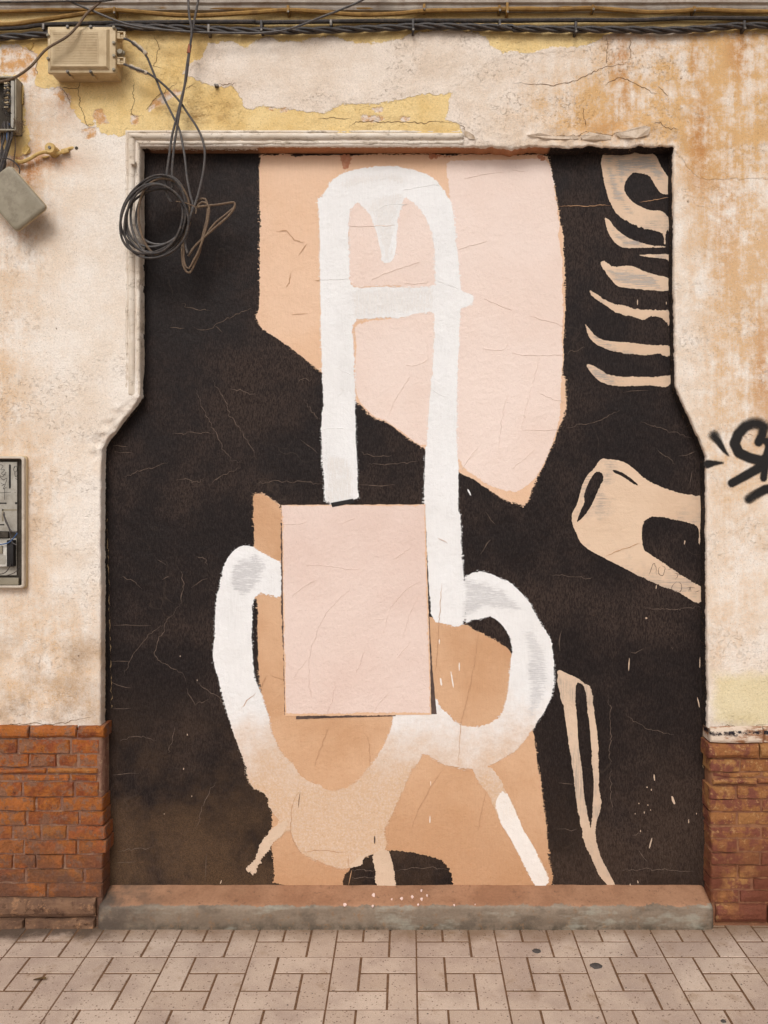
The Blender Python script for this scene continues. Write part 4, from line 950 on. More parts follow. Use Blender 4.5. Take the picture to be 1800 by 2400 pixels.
SC2 = ['H:1205,460 1190,650 1175,900 1160,1050', 'H:1440,780 1410,1000 1370,1200 1330,1380 1310,1640', 'H:470,1390 430,1500 380,1640', 'H:85,1055 130,1070 170,1080 200,1095', 'H:70,1060 40,1120 20,1150', 'K:290,130 240,230 225,340 240,460 300,560', 'K:1200,20 1100,180 1040,300 1000,420', 'K:1490,160 1460,280 1440,400', 'K:300,540 450,535 590,550', 'E:230,100 210,180 195,205', 'E:380,160 420,152', 'E:230,380 330,370', 'B:130,1500 200,1500 250,1560 320,1570', 'B:275,1659 330,1580', 'K:600,560 598,640', 'G:1565,1275 1600,1220 1659,1170', 'K:600,760 620,660', 'H:700,1430 730,1480 740,1640', 'I:600,285 700,250 830,200', 'C:300,1340 480,1335 640,1330', 'C:820,1310 940,1295 1030,1275']
lines('scratch', SC2, M['scr2'], 4.6, .0030, .0004, 20)
SC = ['D:1265,860 1300,940 1340,1040 1400,1150 1450,1250 1500,1320 1580,1345', 'D:1380,800 1430,890 1470,960 1490,1040 1550,1110 1600,1200 1659,1310', 'D:1240,465 1320,480 1400,440 1500,400 1590,355 1640,350', 'D:1100,465 1200,468', 'D:1390,450 1440,495', 'D:740,1265 860,1275', 'D:730,1230 830,1235', 'D:800,1430 950,1380 1090,1340', 'D:1140,1455 1220,1450 1270,1465 1330,1435', 'D:1370,1485 1440,1420 1560,1370', 'D:1120,1155 1250,1145 1390,1150', 'D:1490,860 1600,875 1650,900', 'D:1180,310 1230,330 1380,350', 'G:1060,730 980,780 900,880 840,970 800,1060', 'G:1165,600 1090,700 1030,830 1005,935 1060,980 1190,1050 1210,1120', 'G:1170,380 1185,460 1165,600', 'G:780,425 850,435 920,495', 'G:1270,1100 1340,1150 1420,1200 1450,1260', 'G:1210,1140 1260,1240 1360,1210', 'G:1240,490 1345,430', 'G:1050,440 1100,415', 'G:1270,290 1310,285 1350,345', 'G:720,970 840,968', 'G:720,1100 850,1140', 'G:730,1275 850,1270', 'G:740,735 980,735', 'G:1020,310 1080,345', 'J:1400,90 1340,190 1300,290 1270,400', 'J:1340,550 1330,730', 'J:750,535 900,530 990,510', 'J:740,615 880,605', 'J:730,45 900,35', 'G:780,1475 880,1460 1010,1480', 'G:1130,1390 1110,1500 1090,1560', 'F:350,1115 500,1085 620,1045 700,1000', 'F:830,1085 960,1110 1050,1140 1180,1180', 'F:340,635 400,620 470,595', 'F:720,885 880,870', 'F:930,1250 1010,1310 1060,1350', 'F:1080,1295 1190,1265', 'I:240,405 350,415 530,430', 'I:860,625 1100,630 1230,622', 'I:770,910 850,885', 'I:730,1305 850,1390 1050,1445', 'I:320,770 310,900', 'I:620,1180 640,1400 630,1659', 'L:640,0 640,180 650,270', 'L:300,95 400,105', 'L:290,395 420,393', 'L:780,435 840,430', 'L:820,530 880,610', 'L:700,660 960,655 1180,670', 'E:270,830 310,790 360,800', 'E:310,930 380,1030 400,1060', 'E:0,1465 200,1460 440,1470', 'E:680,1270 780,1290 880,1290', 'E:730,1345 900,1350 1050,1330', 'E:660,1480 900,1480', 'E:290,1190 400,1280', 'H:1490,0 1550,80', 'H:1450,280 1520,180', 'K:610,665 700,660 780,670', 'K:610,715 700,715 790,710', 'K:900,665 1050,645 1240,655', 'F:1165,1390 1155,1500', 'I:1030,875 1040,890']
lines('scratch', SC, M['scr'], 1.5, .0028, .0003, 50, 3.0)
# scratched numbers on the beige fork
lines('scratched_number', ['I:905,350 915,335 930,345 935,410', 'I:885,410 910,345', 'I:960,350 945,375 955,405 975,410 990,385 985,355 965,348', 'I:1010,375 1035,368', 'I:1050,400 1075,400 1060,440', 'I:1070,450 1040,470 1040,505 1070,520 1095,505 1100,470 1075,450', 'I:1130,490 1185,490', 'I:1160,478 1145,515', 'I:1145,480 1160,515', 'I:1185,520 1215,510'], M['wedge'], 2, .0026, .0, 80, 1.0)
# crumbly joint line where the mural meets the jambs
lines('edge_crumb', ['D:940,400 925,500 938,640', 'D:935,920 880,1010', 'D:690,1240 692,1659', 'G:690,0 700,230 712,700 718,960 725,1270'], M['crumb'], 1.2, .0050, .001, 90, 2.0, True)
lines('edge_crumb', ['I:1236,200 1240,480', 'I:1238,600 1228,830 1240,1100 1240,1659', 'F:1055,860 1120,1060 1180,1180 1225,1260', 'F:1240,1280 1235,1560'], M['crumb'], 1.2, .0050, .001, 95, 2.0, True)
# pink splashes on the doorstep
for x, y, w_ in [(762, 819, 28), (757, 888, 18), (880, 843, 14), (944, 838, 24), (1013, 828, 20), (1108, 820, 15), (1074, 841, 22), (1072, 792, 18), (1051, 876, 16), (1285, 880, 14), (1420, 873, 8), (575, 876, 28)]:
    px, py = CROP['K'][0]+x/KZ, CROP['K'][1]+y/KZ
    t = (py-2075)/(2120-2075); yy = Y_MUR*(1-t)+.0*t
    dd = yy+CAM_D; X, Z = XZ((px, py), dd)
    zs = np.interp(yy, [p[0] for p in SP[5:]], [p[1] for p in SP[5:]])+.0028; r = w_/KZ/2.7*dd/F_PX
    P = [(X+r*math.cos(k*.785)*(1+.3*dr.uniform(-1, 1)), yy+r*1.3*math.sin(k*.785)*(1+.3*dr.uniform(-1, 1))) for k in range(8)]
    vs = [(a, b, zs+(b-yy)*.3) for a, b in P]+[(a, b, zs+(b-yy)*.3-.003) for a, b in P]
    mesh_obj('paint_splash', vs, [tuple(range(8))]+[(i, 8+i, 8+(i+1) % 8, (i+1) % 8) for i in range(8)], M['dot'], sill)

# ------------------------------------------------------------------ cables and boxes
def cable(name, label, spec, dd, r, mat, group=None, jit=.05, step=.012, n=8):
    px = parse(spec); ds = dd if isinstance(dd, (list, tuple)) else [dd]
    m = len(px); D = np.interp(np.linspace(0, 1, m), np.linspace(0, 1, len(ds)), ds)
    pts = catmull([W3(p, d) for p, d in zip(px, D)], step)
    mb = MB(); mb.tube(pts, r, n, jit=jit); o = mb.build(name, mat); tag(o, label, 'cable', group); return o
cable('painted_conduit', 'upper yellow-painted cable running just under the cornice', 'Q:-900,32 -300,30 A:0,75 300,62 600,60 760,48 1100,52 1659,58 B:300,46 700,55 1090,46 1659,50 C:300,48 520,42 900,44 1300,42 1659,40 Q:2100,16 2700,16', 3.203, .0066, M['cab_yel'], jit=.14)
cable('painted_conduit', 'thick yellow-painted cable dipping and rising below the topmost one', 'Q:-900,70 -300,66 A:0,160 200,140 400,110 600,80 740,66 900,77 1100,95 1300,100 1659,80 B:200,66 400,76 650,95 900,90 1090,72 1400,66 1659,58 C:300,60 520,54 700,66 900,80 1100,72 1200,62 1400,70 1659,76 Q:2200,28 2700,30', 3.196, .0085, M['cab_yel'], jit=.12)
cable('dark_cable', 'single straight dark cable above the twisted bundle', 'Q:-900,70 A:-300,195 0,185 150,178 300,160 700,150 1300,142 1659,142 B:0,146 800,136 1659,134 C:400,130 800,131 1000,122 1200,118 1659,120 Q:2200,44 2700,44', 3.202, .0082, M['cab_dark'], jit=.08)
def bundle():
    px = parse('Q:-900,94 A:-300,250 0,240 150,232 300,220 500,200 760,178 1000,178 1300,186 1659,200 B:400,196 800,182 1100,170 1659,180 C:0,185 400,190 800,192 1000,196 1250,185 1400,170 1659,165 Q:2200,58 2700,60')
    pts = catmull([W3(p, 3.198) for p in px], .010)
    th = thing('twisted_cable', 'dark bundle of twisted cables strung across the wall below the straight cable', 'cable', pts[0])
    for k in range(3):
        mb = MB(); mb.tube(pts, .0066, 7, twist=26, off=.0072, ph=k*2.094); mb.build('strand', M['cab_dark'], th)
bundle()
cable('loose_cable', 'thin grey cable sagging from the top edge in a long shallow curve', 'Q:120,-30 A:440,0 600,70 800,150 1000,187 1250,207 1450,213 1659,215 B:100,208 200,192 300,160 400,120 550,62 690,0 Q:900,-30', [3.16, 3.15, 3.17, 3.175, 3.17, 3.15, 3.15], .0042, M['cab_grey'])
cable('loose_cable', 'brown cable arcing in front of the beige junction box', 'Q:250,-12 A:640,20 600,55 560,90 500,170 430,240 300,320 200,430 100,500 0,530 -150,545 Q:-120,200', [3.15, 3.15, 3.11, 3.085, 3.09, 3.13, 3.15], .0046, M['cab_brown'])
cable('thin_cable', 'thin dark cable along the cornice at the top left', 'Q:-300,4 A:0,14 200,12 450,8 700,3 Q:340,-20', 3.145, .0035, M['cab_dark'])
# hanging pair from above to the coil
DC = 3.165
cable('hanging_cable', 'dark hanging cable dropping from above, left one of the crossing pair', 'Q:439,-20 A:1220,0 1226,100 1242,200 1232,300 1220,400 1205,520 1175,640 1145,760 1115,880 1095,1020 1080,1140 1075,1240 1110,1310', [3.15, 3.14, 3.16, DC, 3.17], .0046, M['cab_grey'])
cable('hanging_cable', 'dark hanging cable dropping from above, right one of the crossing pair', 'Q:467,-20 A:1285,0 1262,120 1244,220 1228,320 1212,420 1195,560 1170,690 1145,840 1125,980 1115,1120 1118,1220', [3.145, 3.15, 3.15, DC, 3.17], .0046, M['cab_grey'])
rt = MB(); rt.tube(catmull([W3(p, 3.147) for p in parse('A:1232,290 1226,320 1222,345')], .01), .0072, 10); tag(rt.build('tape_wrap', M['red']), 'rust-red tape wrapped round the hanging cable pair', 'tape')
cable('hanging_cable', 'grey cable from the upper gland of the junction box down to the coil', 'A:800,250 830,258 870,285 940,350 970,410 1010,510 1060,630 1120,750 1165,850 1195,1000 1212,1150 1235,1270 1250,1330 1225,1430 1210,1540', [3.14, 3.15, 3.175, 3.17, 3.165, 3.16, 3.16], .0044, M['cab_grey'])
cable('hanging_cable', 'grey cable from the lower gland curving widest to the right of the coil', 'A:800,415 840,430 900,455 960,475 1050,540 1150,640 1220,740 1290,850 1325,960 1322,1080 1295,1220 1262,1330 1235,1400 1200,1560 1215,1640', [3.14, 3.15, 3.175, 3.17, 3.165, 3.15, 3.15], .0044, M['cab_grey'])
for s, lb in (('A:855,272 900,305 950,352', 'dirty white tape on the upper cable beside the junction box'), ('A:838,428 890,450 955,475', 'dirty white tape on the lower cable beside the junction box')):
    mb = MB(); pts = catmull([W3(p, 3.158) for p in parse(s)], .006); mb.tube(pts, lambda t: .0078*(.8+.35*math.sin(t*9)**2), 10, jit=.3); tag(mb.build('tape_wrap', M['wtape']), lb, 'tape')
# coil
coil = thing('cable_coil', 'coil of black cable hanging over the top left corner of the mural', 'cable coil', W3(parse('A:1020,1600')[0], 3.17))
LO = [(1000, 1390, 205, 255, -.35, 3.150, 'cab_dark'), (1015, 1375, 190, 235, -.30, 3.160, 'cab_grey'), (985, 1420, 200, 235, -.55, 3.142, 'cab_dark'), (1030, 1395, 180, 262, -.15, 3.166, 'cab_grey'), (1000, 1430, 180, 215, -.45, 3.150, 'cab_dark'), (1050, 1370, 160, 225, -.25, 3.172, 'cab_grey'), (1010, 1440, 205, 240, -.25, 3.136, 'cab_dark'), (1060, 1400, 165, 250, -.05, 3.160, 'cab_brown')]
for k, (cx, cy, a, b, rot, d, mt) in enumerate(LO):
    pts = []
    for i in range(28):
        t = 2*math.pi*i/28; q = 1+.035*math.sin(3*t+k*1.3)
        ex, ey = a*q*math.cos(t), b*q*math.sin(t); c_, s_ = math.cos(-rot), math.sin(-rot)
        pts.append(W3((CROP['A'][0]+(cx+ex*c_-ey*s_)/KZ, (cy+ex*s_+ey*c_)/KZ), d+.010*math.sin(t+k)))
    pts = catmull(pts, .012, True); pts.append(pts[0]); pts.append(pts[1])
    mb = MB(); mb.tube(pts, .0046, 8, cap=False); mb.build('loop', M[mt], coil)
mb = MB(); mb.tube(catmull([W3(p, 3.135) for p in parse('A:1140,1305 1190,1312 1230,1325 1270,1345 1268,1385')], .01), .0022, 6); mb.build('tie_wire', M['cab_brown'], coil)
cable('cable_tail', 'brown folded cable end sticking out to the right of the coil', 'A:1250,1345 1330,1335 1420,1325 1500,1312 1520,1315 1518,1345 1480,1400 1400,1470 1320,1540 1260,1600 1220,1660', 3.165, .0044, M['cab_brown'])
cable('cable_tail', 'brown cable loop hanging lowest beside the coil', 'A:1265,1330 1290,1295 1330,1290 1345,1340 1340,1420 1310,1540 1290,1640 D:1265,40 1240,95 1220,108 1195,80 1180,10 A:1185,1560 1215,1450 1250,1370', 3.172, .0044, M['cab_brown'])
cable('cable_tail', 'second brown cable loop, just inside the lowest one', 'A:1275,1340 1310,1310 1350,1330 1352,1400 1330,1500 1290,1620 D:1260,20 1225,80 1200,60 1190,0 A:1200,1560 1230,1440', 3.164, .0042, M['cab_brown'])
cable('cable_tail', 'short inner brown cable end inside the folded one', 'A:1515,1345 1470,1385 1400,1440 1350,1500 1300,1560 1240,1620', 3.172, .004, M['cab_brown'])

# cable clips
def clip(c, x, y, h_, mat, label, d=3.19, w_=.010):
    p = W3((CROP[c][0]+x/KZ, CROP[c][1]+y/KZ), d); hh = h_/KZ*d/F_PX/2
    th = thing('cable_clip', label, 'clip', p, 'cable clips along the top cables')
    mb = MB(); mb.box((p.x-w_/2, p.y-.006, p.z-hh), (p.x+w_/2, p.y+.034, p.z+hh), .002); mb.build('strap', mat, th)
    mb = MB(); mb.cyl((p.x+.001, p.y-.008, p.z-hh*.75), (p.x+.001, p.y+.02, p.z-hh*.75), .0042, n=10); mb.build('nail', M['metal'], th)
for c, x, y, h_, mt, lb in [('A', 1352, 190, 60, 'metal', 'steel clip on the twisted bundle right of the hanging pair'), ('A', 283, 175, 40, 'metal', 'steel clip on the dark cable at the upper left of the junction box'), ('A', 742, 70, 44, 'cab_yel', 'yellow-painted clip on the conduits above the junction box'), ('B', 35, 170, 75, 'cab_dark', 'black clip on both dark cables, first left of the long sagging cable'), ('B', 208, 62, 50, 'cab_yel', 'yellow-painted clip left of the sagging cable'), ('B', 486, 150, 40, 'metal', 'small steel clip under the dark cable beside the sagging cable'), ('B', 1018, 165, 84, 'cab_dark', 'black clip on both dark cables above the pale skim patch'), ('B', 1090, 48, 40, 'cab_yel', 'yellow-painted clip on the conduits above the pale skim patch'), ('B', 1580, 148, 44, 'cab_dark', 'small black clip right of the pale skim patch'), ('B', 1578, 56, 40, 'cab_yel', 'thin yellow clip, left of two side by side'), ('B', 1628, 55, 70, 'cab_yel', 'tall yellow clip, right of two side by side'), ('C', 413, 180, 75, 'cab_dark', 'black knotted clip on the twisted bundle over the mural corner'), ('C', 525, 52, 36, 'cab_yel', 'yellow clip over the rust-streaked plaster'), ('C', 1180, 60, 32, 'cab_yel', 'yellow clip near the top right corner'), ('C', 1505, 165, 60, 'cab_dark', 'black clip on the twisted bundle at the far right')]:
    clip(c, x, y, h_, M[mt], lb)
p = W3(parse('A:1402,555')[0], 3.21); mb = MB(); mb.box((p.x-.007, p.y-.004, p.z-.004), (p.x+.007, p.y+.03, p.z+.006), .001); mb.cyl((p.x-.004, p.y-.01, p.z-.001), (p.x-.004, p.y+.02, p.z-.001), .003, n=8)
tag(mb.build('wall_bracket', M['metal']), 'tiny metal bracket stub at the lower left edge of the pale skim patch', 'bracket')

# junction box
dl = 3.125
a, b = W3(parse('A:298,160')[0], dl), W3(parse('A:742,462')[0], dl)
jb = thing('junction_box', 'beige plastic junction box with ribbed lid mounted below the cables', 'junction box', ((a.x+b.x)/2, Y_WALL, b.z))
yf = a.y
mb = MB(); mb.box((a.x+.006, yf+.024, b.z+.004), (b.x-.003, Y_WALL+.01, a.z-.004), .008); mb.build('body', M['box'], jb)
mb = MB(); mb.box((a.x, yf+.012, b.z), (b.x, yf+.030, a.z), .006); lid = mb.build('lid', M['box'], jb)
mb = MB()      # raised bevelled cover
i0, i1 = .010, .019
vs = [(a.x+i0, yf+.0125, b.z+i0), (b.x-i0-.012, yf+.0125, b.z+i0), (b.x-i0-.012, yf+.0125, a.z-i0), (a.x+i0, yf+.0125, a.z-i0), (a.x+i1, yf, b.z+i1), (b.x-i1-.012, yf, b.z+i1), (b.x-i1-.012, yf, a.z-i1), (a.x+i1, yf, a.z-i1)]
mb.add(vs, [(4, 5, 6, 7)]+[(i, (i+1) % 4, 4+(i+1) % 4, 4+i) for i in range(4)]); mb.build('raised_cover', M['box'], lid, False)
mb = MB()
for k in range(20):
    z = a.z-.030-k*.0060
    if z < b.z+.03: break
    mb.box((a.x+.026, yf-.0014, z-.0012), (b.x-.062, yf+.001, z+.0012), .0005)
for k in (0, 1): mb.box((a.x+.030+k*.165, yf-.0012, b.z+.035), (a.x+.033+k*.165, yf+.001, a.z-.04))
ob = mb.build('ribs', M['box'], lid, False); ob['kind'] = 'stuff'
for x, z in [(.0, .3), (0, .8), (.30, 1.0), (.64, 1.0), (1.0, .06), (1.0, .36), (1.0, .64), (1.0, .97), (.30, 0), (.64, 0)]:
    px_, pz_ = a.x+x*(b.x-a.x), b.z+z*(a.z-b.z)
    px_ += .004 if x == 0 else -.006 if x == 1 else 0; pz_ += .003 if z == 0 else -.003 if z == 1 else 0
    mb = MB(); mb.cyl((px_, yf+.006, pz_), (px_, yf+.03, pz_), .0058, n=14); mb.cyl((px_, yf+.004, pz_), (px_, yf+.0065, pz_), .0038, n=10); mb.build('screw', M['metal'] if x in (.3, .64) else M['boxd'], lid)
for x in (.30, .64):
    px_ = a.x+x*(b.x-a.x); mb = MB(); mb.box((px_-.005, yf+.03, b.z-.006), (px_+.006, yf+.06, b.z+.01), .002); mb.build('mounting_lug', M['box'], jb)
for cy in (242, 408):
    g = W3(parse(f'A:770,{cy}')[0], 3.165); gl = MB()
    gl.box((b.x-.006, g.y-.016, g.z-.011), (b.x+.012, g.y+.018, g.z+.011), .003); gl.cyl((b.x+.010, g.y, g.z), (b.x+.034, g.y, g.z), .0115, .0085, n=14)
    gl.box((b.x+.002, g.y-.018, g.z+.010), (b.x+.032, g.y-.010, g.z+.014), .001); gl.box((b.x+.002, g.y-.018, g.z-.014), (b.x+.032, g.y-.010, g.z-.010), .001); gl.box((b.x+.026, g.y-.018, g.z-.014), (b.x+.033, g.y-.008, g.z+.014), .001)
    gl.build('cable_gland', M['box'], jb)
g = W3(parse('A:782,345')[0], 3.165); mb = MB(); mb.cyl((b.x-.003, g.y, g.z), (b.x+.020, g.y, g.z), .0125, n=18); mb.cyl((b.x+.020, g.y, g.z), (b.x+.026, g.y, g.z), .009, .006, n=18); mb.cyl((g.x+.002, g.y-.016, g.z), (g.x+.002, g.y, g.z), .009, n=16); mb.build('blanking_plug', M['boxd'], jb)

# open terminal box at the far left
a, b = W3(parse('A:-190,492')[0], 3.16), W3(parse('A:100,842')[0], 3.16)
tb = thing('terminal_box', 'open grey cable terminal box with wiring at the left edge', 'terminal box', ((a.x+b.x)/2, Y_WALL, b.z)); yf = a.y
mb = MB(); mb.box((a.x, Y_WALL-.012, b.z), (b.x, Y_WALL+.01, a.z), .003); mb.build('back_plate', M['boxi'], tb)
for lo, hi in (((a.x, yf, a.z-.006), (b.x, Y_WALL-.008, a.z)), ((a.x, yf+.004, b.z), (b.x, Y_WALL-.008, b.z+.006)), ((a.x, yf, b.z+.006), (a.x+.006, Y_WALL-.008, a.z-.006)), ((b.x-.006, yf+.006, b.z+.006), (b.x, Y_WALL-.008, a.z-.006))):
    mb = MB(); mb.box(lo, hi, .0015); mb.build('side_panel', M['boxd'], tb)
mb = MB(); mb.box((b.x-.022, yf+.008, b.z+.012), (b.x-.009, Y_WALL-.010, a.z-.014), .002); mb.build('inner_flange', M['panelg'], tb)
for k in range(12):
    z = a.z-.012-k*.0093; mb = MB()
    mb.box((b.x-.050, yf+.012, z-.003), (b.x-.030, Y_WALL-.016, z+.003), .001); mb.cyl((b.x-.034, yf+.008, z), (b.x-.034, yf+.014, z), .0026, n=8); mb.build('terminal', M['box'] if k % 2 else M['metal'], tb)
wr = random.Random(11)
for k in range(9):
    z = a.z-.01-k*.013; pts = [Vector((b.x-.04+wr.uniform(-.01, .01), yf+.015, z))]
    for i in range(4): pts.append(Vector((b.x-.03+wr.uniform(-.025, .012), yf+.01+wr.uniform(-.012, .012), z-.012*(i+1)+wr.uniform(-.012, .01))))
    mb = MB(); mb.tube(catmull(pts, .006), .0016, 6); mb.build('wire', M['cab_dark' if k % 3 else 'cab_grey'], tb)
for k in range(16):
    s = Vector((b.x-.012, yf+.01, b.z+wr.uniform(.005, .05))); pts = [s]
    for i in range(5): pts.append(s+Vector((.008*(i+1)+wr.uniform(-.008, .008), -.004+wr.uniform(-.012, .008), wr.uniform(-.025, .014)-.003*i)))
    mb = MB(); mb.tube(catmull(pts, .005), .0006, 5); mb.build('fine_wire', M['cab_brown'], tb)
wb = thing('wire_bunch', 'bunch of dark and blue wires hanging below the terminal box', 'wires', W3(parse('A:10,1140')[0], 3.18))
for k, (s, mt, r) in enumerate([('A:70,800 80,870 60,940 40,1010 20,1080 0,1140 -20,1200', 'cab_dark', .0045), ('A:50,790 55,880 40,960 15,1040 -5,1110 -30,1180', 'cab_grey', .004), ('A:60,800 45,880 50,950 25,1030 10,1100', 'cab_blue', .003), ('A:85,820 60,900 30,980 0,1040 -30,1080', 'cab_dark', .004), ('A:30,790 30,880 10,960 0,1040 -10,1120', 'cab_grey', .0045), ('A:20,800 10,900 20,990 35,1060 15,1140', 'cab_dark', .0042)]):
    mb = MB(); mb.tube(catmull([W3(p, 3.172+.003*k) for p in parse(s)], .01), r, 7); mb.build('wire', M[mt], wb)
cable('loop_wire', 'thin dark wire looping from the bunch to the loose cover', 'A:0,1030 40,1025 80,1040 110,1065 128,1095 125,1125', 3.15, .0026, M['cab_dark'])
# loose cover
from mathutils import Matrix
cc = W3(parse('A:88,1287')[0], 3.145); th = thing('loose_cover', 'grey plastic box cover dangling askew below the terminal box', 'cover', cc)
ul = Vector((.653, .02, -.757)).normalized(); uw = Vector((-.80, .05, -.60)).normalized(); un = ul.cross(uw).normalized()
if un.y > 0: un = -un
def cov(u, v, h): return cc+ul*u+uw*v+un*h
def rrect(hl, hw, r, h):
    o = []
    for (sx, sy, a0) in ((1, 1, 0), (-1, 1, 90), (-1, -1, 180), (1, -1, 270)):
        for k in range(5):
            t = math.radians(a0+k*22.5); o.append(cov(sx*(hl-r)+r*math.cos(t), sy*(hw-r)+r*math.sin(t), h))
    return o
rings = [rrect(.104, .074, .016, -.012), rrect(.104, .074, .016, -.004), rrect(.106, .076, .017, -.003), rrect(.105, .075, .016, .006), rrect(.100, .070, .013, .010), rrect(.094, .064, .011, .0105)]
mb = MB(); vs = [v for r in rings for v in r]; fs = []
for k in range(5):
    for i in range(20): fs.append((k*20+i, k*20+(i+1) % 20, (k+1)*20+(i+1) % 20, (k+1)*20+i))
fs += [tuple(range(100, 120)), tuple(range(19, -1, -1))]; mb.add(vs, fs); mb.build('shell', M['boxd'], th)
mb = MB(); mb.tube([*rrect(.105, .075, .016, -.006), rrect(.105, .075, .016, -.006)[0]], .0028, 6, cap=False); mb.build('gasket', M['box'], th)
mb = MB(); pts = catmull([W3(p, 3.185) for p in parse('A:100,850 98,900 100,960 92,1030 88,1090 84,1125')], .004); mb.tube(pts, .0018, 6, twist=420, off=.002); mb.tube(pts, .0018, 6, twist=420, off=.002, ph=3.14)
mb.build('cord', M['cab_brown'], th)
# porcelain knob and its stub of conduit
c = W3(parse('A:334,968')[0], 3.19); kn = thing('insulator_knob', 'round yellow-painted insulator knob on the wall left of the moulding', 'insulator', c)
mb = MB(); mb.cyl((c.x, c.y-.018, c.z), (c.x, c.y-.010, c.z), .019, .021, 24); mb.cyl((c.x, c.y-.010, c.z), (c.x, c.y+.004, c.z), .021, .016, 24); mb.cyl((c.x, c.y+.004, c.z), (c.x, c.y+.03, c.z), .0165, .021, 24); mb.build('body', M['knob'], kn)
mb = MB(); mb.cyl((c.x, c.y-.021, c.z), (c.x, c.y-.016, c.z), .006, n=12); mb.build('screw', M['metal'], kn)
cable('painted_cable', 'yellow-painted old cable from the insulator knob to a hole in the plaster', 'A:90,1040 140,1050 200,1025 240,1000 290,985 330,995 380,995 420,975 460,962 492,960', [3.203, 3.2, 3.195, 3.2, 3.215, 3.23], .0070, M['knob'], jit=.25)
mb = MB(); mb.box((0, 0, 0), (.028, .012, .018), .003, Matrix.Rotation(math.radians(-14), 3, 'Y'), Vector((.014, 0, .009))); q = W3(parse('A:395,990')[0], 3.2)
mb.v = [v+Vector(q) for v in mb.v]; mb.build('wall_saddle', M['knob'], kn)
mb = MB(); h = W3(parse('A:496,960')[0], D_WALL); mb.cyl((h.x, wy(h.x, h.z)-.0015, h.z), (h.x, Y_WALL+.02, h.z), .0065, n=12); mb.build('cable_hole', M['boxi'], house)
# stone nub on the moulding, screw in the right plaster
mb = MB(); h = W3(parse('A:862,1058')[0], 3.205)
mb.box((h.x-.008, h.y-.012, h.z-.008), (h.x+.010, h.y+.02, h.z+.009), .005); ob = mb.build('plaster_lump', M['mould'], house)
for c_, x, y, r in [('C', 1140, 1302, .0045), ('C', 1095, 505, .004), ('G', 510, 932, .0022), ('D', 365, 468, .002)]:
    h = W3((CROP[c_][0]+x/KZ, CROP[c_][1]+y/KZ), D_WALL); yy = wy(h.x, h.z); mb = MB(); mb.cyl((h.x, yy-.005, h.z), (h.x, yy+.01, h.z), r*.8, r, 10); mb.build('wall_plug', M['flakew'] if r > .003 else M['crackm'], house)

# meter box at the left edge
a, b = W3(parse('D:-420,1298')[0], 3.19), W3(parse('G:155,495')[0], 3.19); yf = a.y
mbx = thing('meter_box', 'open grey electric meter box with breaker and scribbled panel at the left edge', 'meter box', ((a.x+b.x)/2, Y_WALL, b.z))
def frame_ring(w0, w1, y0, y1, mat, nm):
    def rr(o, y, r=.014):
        q = []; x0, x1, z0, z1 = a.x+o, b.x-o, b.z+o, a.z-o
        for (cx, cz, t0) in ((x1-r, z1-r, 0), (x0+r, z1-r, 90), (x0+r, z0+r, 180), (x1-r, z0+r, 270)):
            for k in range(6):
                t = math.radians(t0+k*18); q.append(Vector((cx+r*math.cos(t), y, cz+r*math.sin(t))))
        return q
    R = [rr(w0, y1), rr(w0, y0+.003), rr(w0+.003, y0), rr(w1-.003, y0, .009), rr(w1, y0+.003, .008), rr(w1, y1, .008)]
    mb = MB(); fs = []; n = 24
    for k in range(5):
        for i in range(n): fs.append((k*n+i, (k+1)*n+i, (k+1)*n+(i+1) % n, k*n+(i+1) % n))
    mb.add([v for r in R for v in r], fs); mb.build(nm, mat, mbx)
frame_ring(0, .010, yf, Y_WALL+.012, M['framem'], 'frame'); frame_ring(-.003, .004, yf+.016, Y_WALL+.012, M['box'], 'rim')
mb = MB(); mb.box((a.x+.008, Y_WALL-.006, b.z+.008), (b.x-.008, Y_WALL+.012, a.z-.008)); mb.build('back_plate', M['boxi'], mbx)
def at(c_, x, y): return W3((CROP[c_][0]+x/KZ, CROP[c_][1]+y/KZ), D_WALL-.012)
def plate(nm, c0, x0, y0, c1, x1, y1, th_, mat, parent=None, off=0.0, bev=.001):
    p, q = at(c0, x0, y0), at(c1, x1, y1); mb = MB(); y = Y_WALL-.010-off
    mb.box((p.x, y-th_, q.z), (q.x, y, p.z), bev); return mb.build(nm, mat, parent or mbx)
plate('panel', 'D', -400, 1335, 'G', 112, 125, .004, M['panelg'])
plate('lower_panel', 'G', -400, 170, 'G', 108, 410, .003, M['panelg'])
plate('bottom_ledge', 'G', -400, 425, 'G', 125, 470, .010, M['boxd'])
for x0, y0, x1, y1 in [(60, 1355, 72, 1500), (-30, 1598, 40, 1606), (100, 1595, 112, 1608)]: plate('slot', 'D', x0, y0, 'D', x1, y1, .0008, M['ink'], off=.004, bev=0)
for cx, cy in [(66, 1355), (66, 1502), (40, 1602)]:
    p = at('D', cx, cy); mb = MB(); mb.cyl((p.x, Y_WALL-.0155, p.z), (p.x, Y_WALL-.012, p.z), .0028, n=10); mb.build('slot_hole', M['ink'], mbx)
plate('slot', 'D', 15, 1640, 'D', 112, 1650, .0008, M['boxd'], off=.004, bev=0); plate('slot', 'D', 15, 1640, 'G', 25, 60, .0008, M['boxd'], off=.004, bev=0); plate('slot', 'G', -30, 78, 'G', 30, 86, .0008, M['ink'], off=.004, bev=0)
def ink(spec, r=.0009):
    mb = MB(); mb.tube(catmull([W3(p, D_WALL-.0262) for p in parse(spec)], .003), r, 5); mb.build('marker_scribble', M['ink'], mbx)
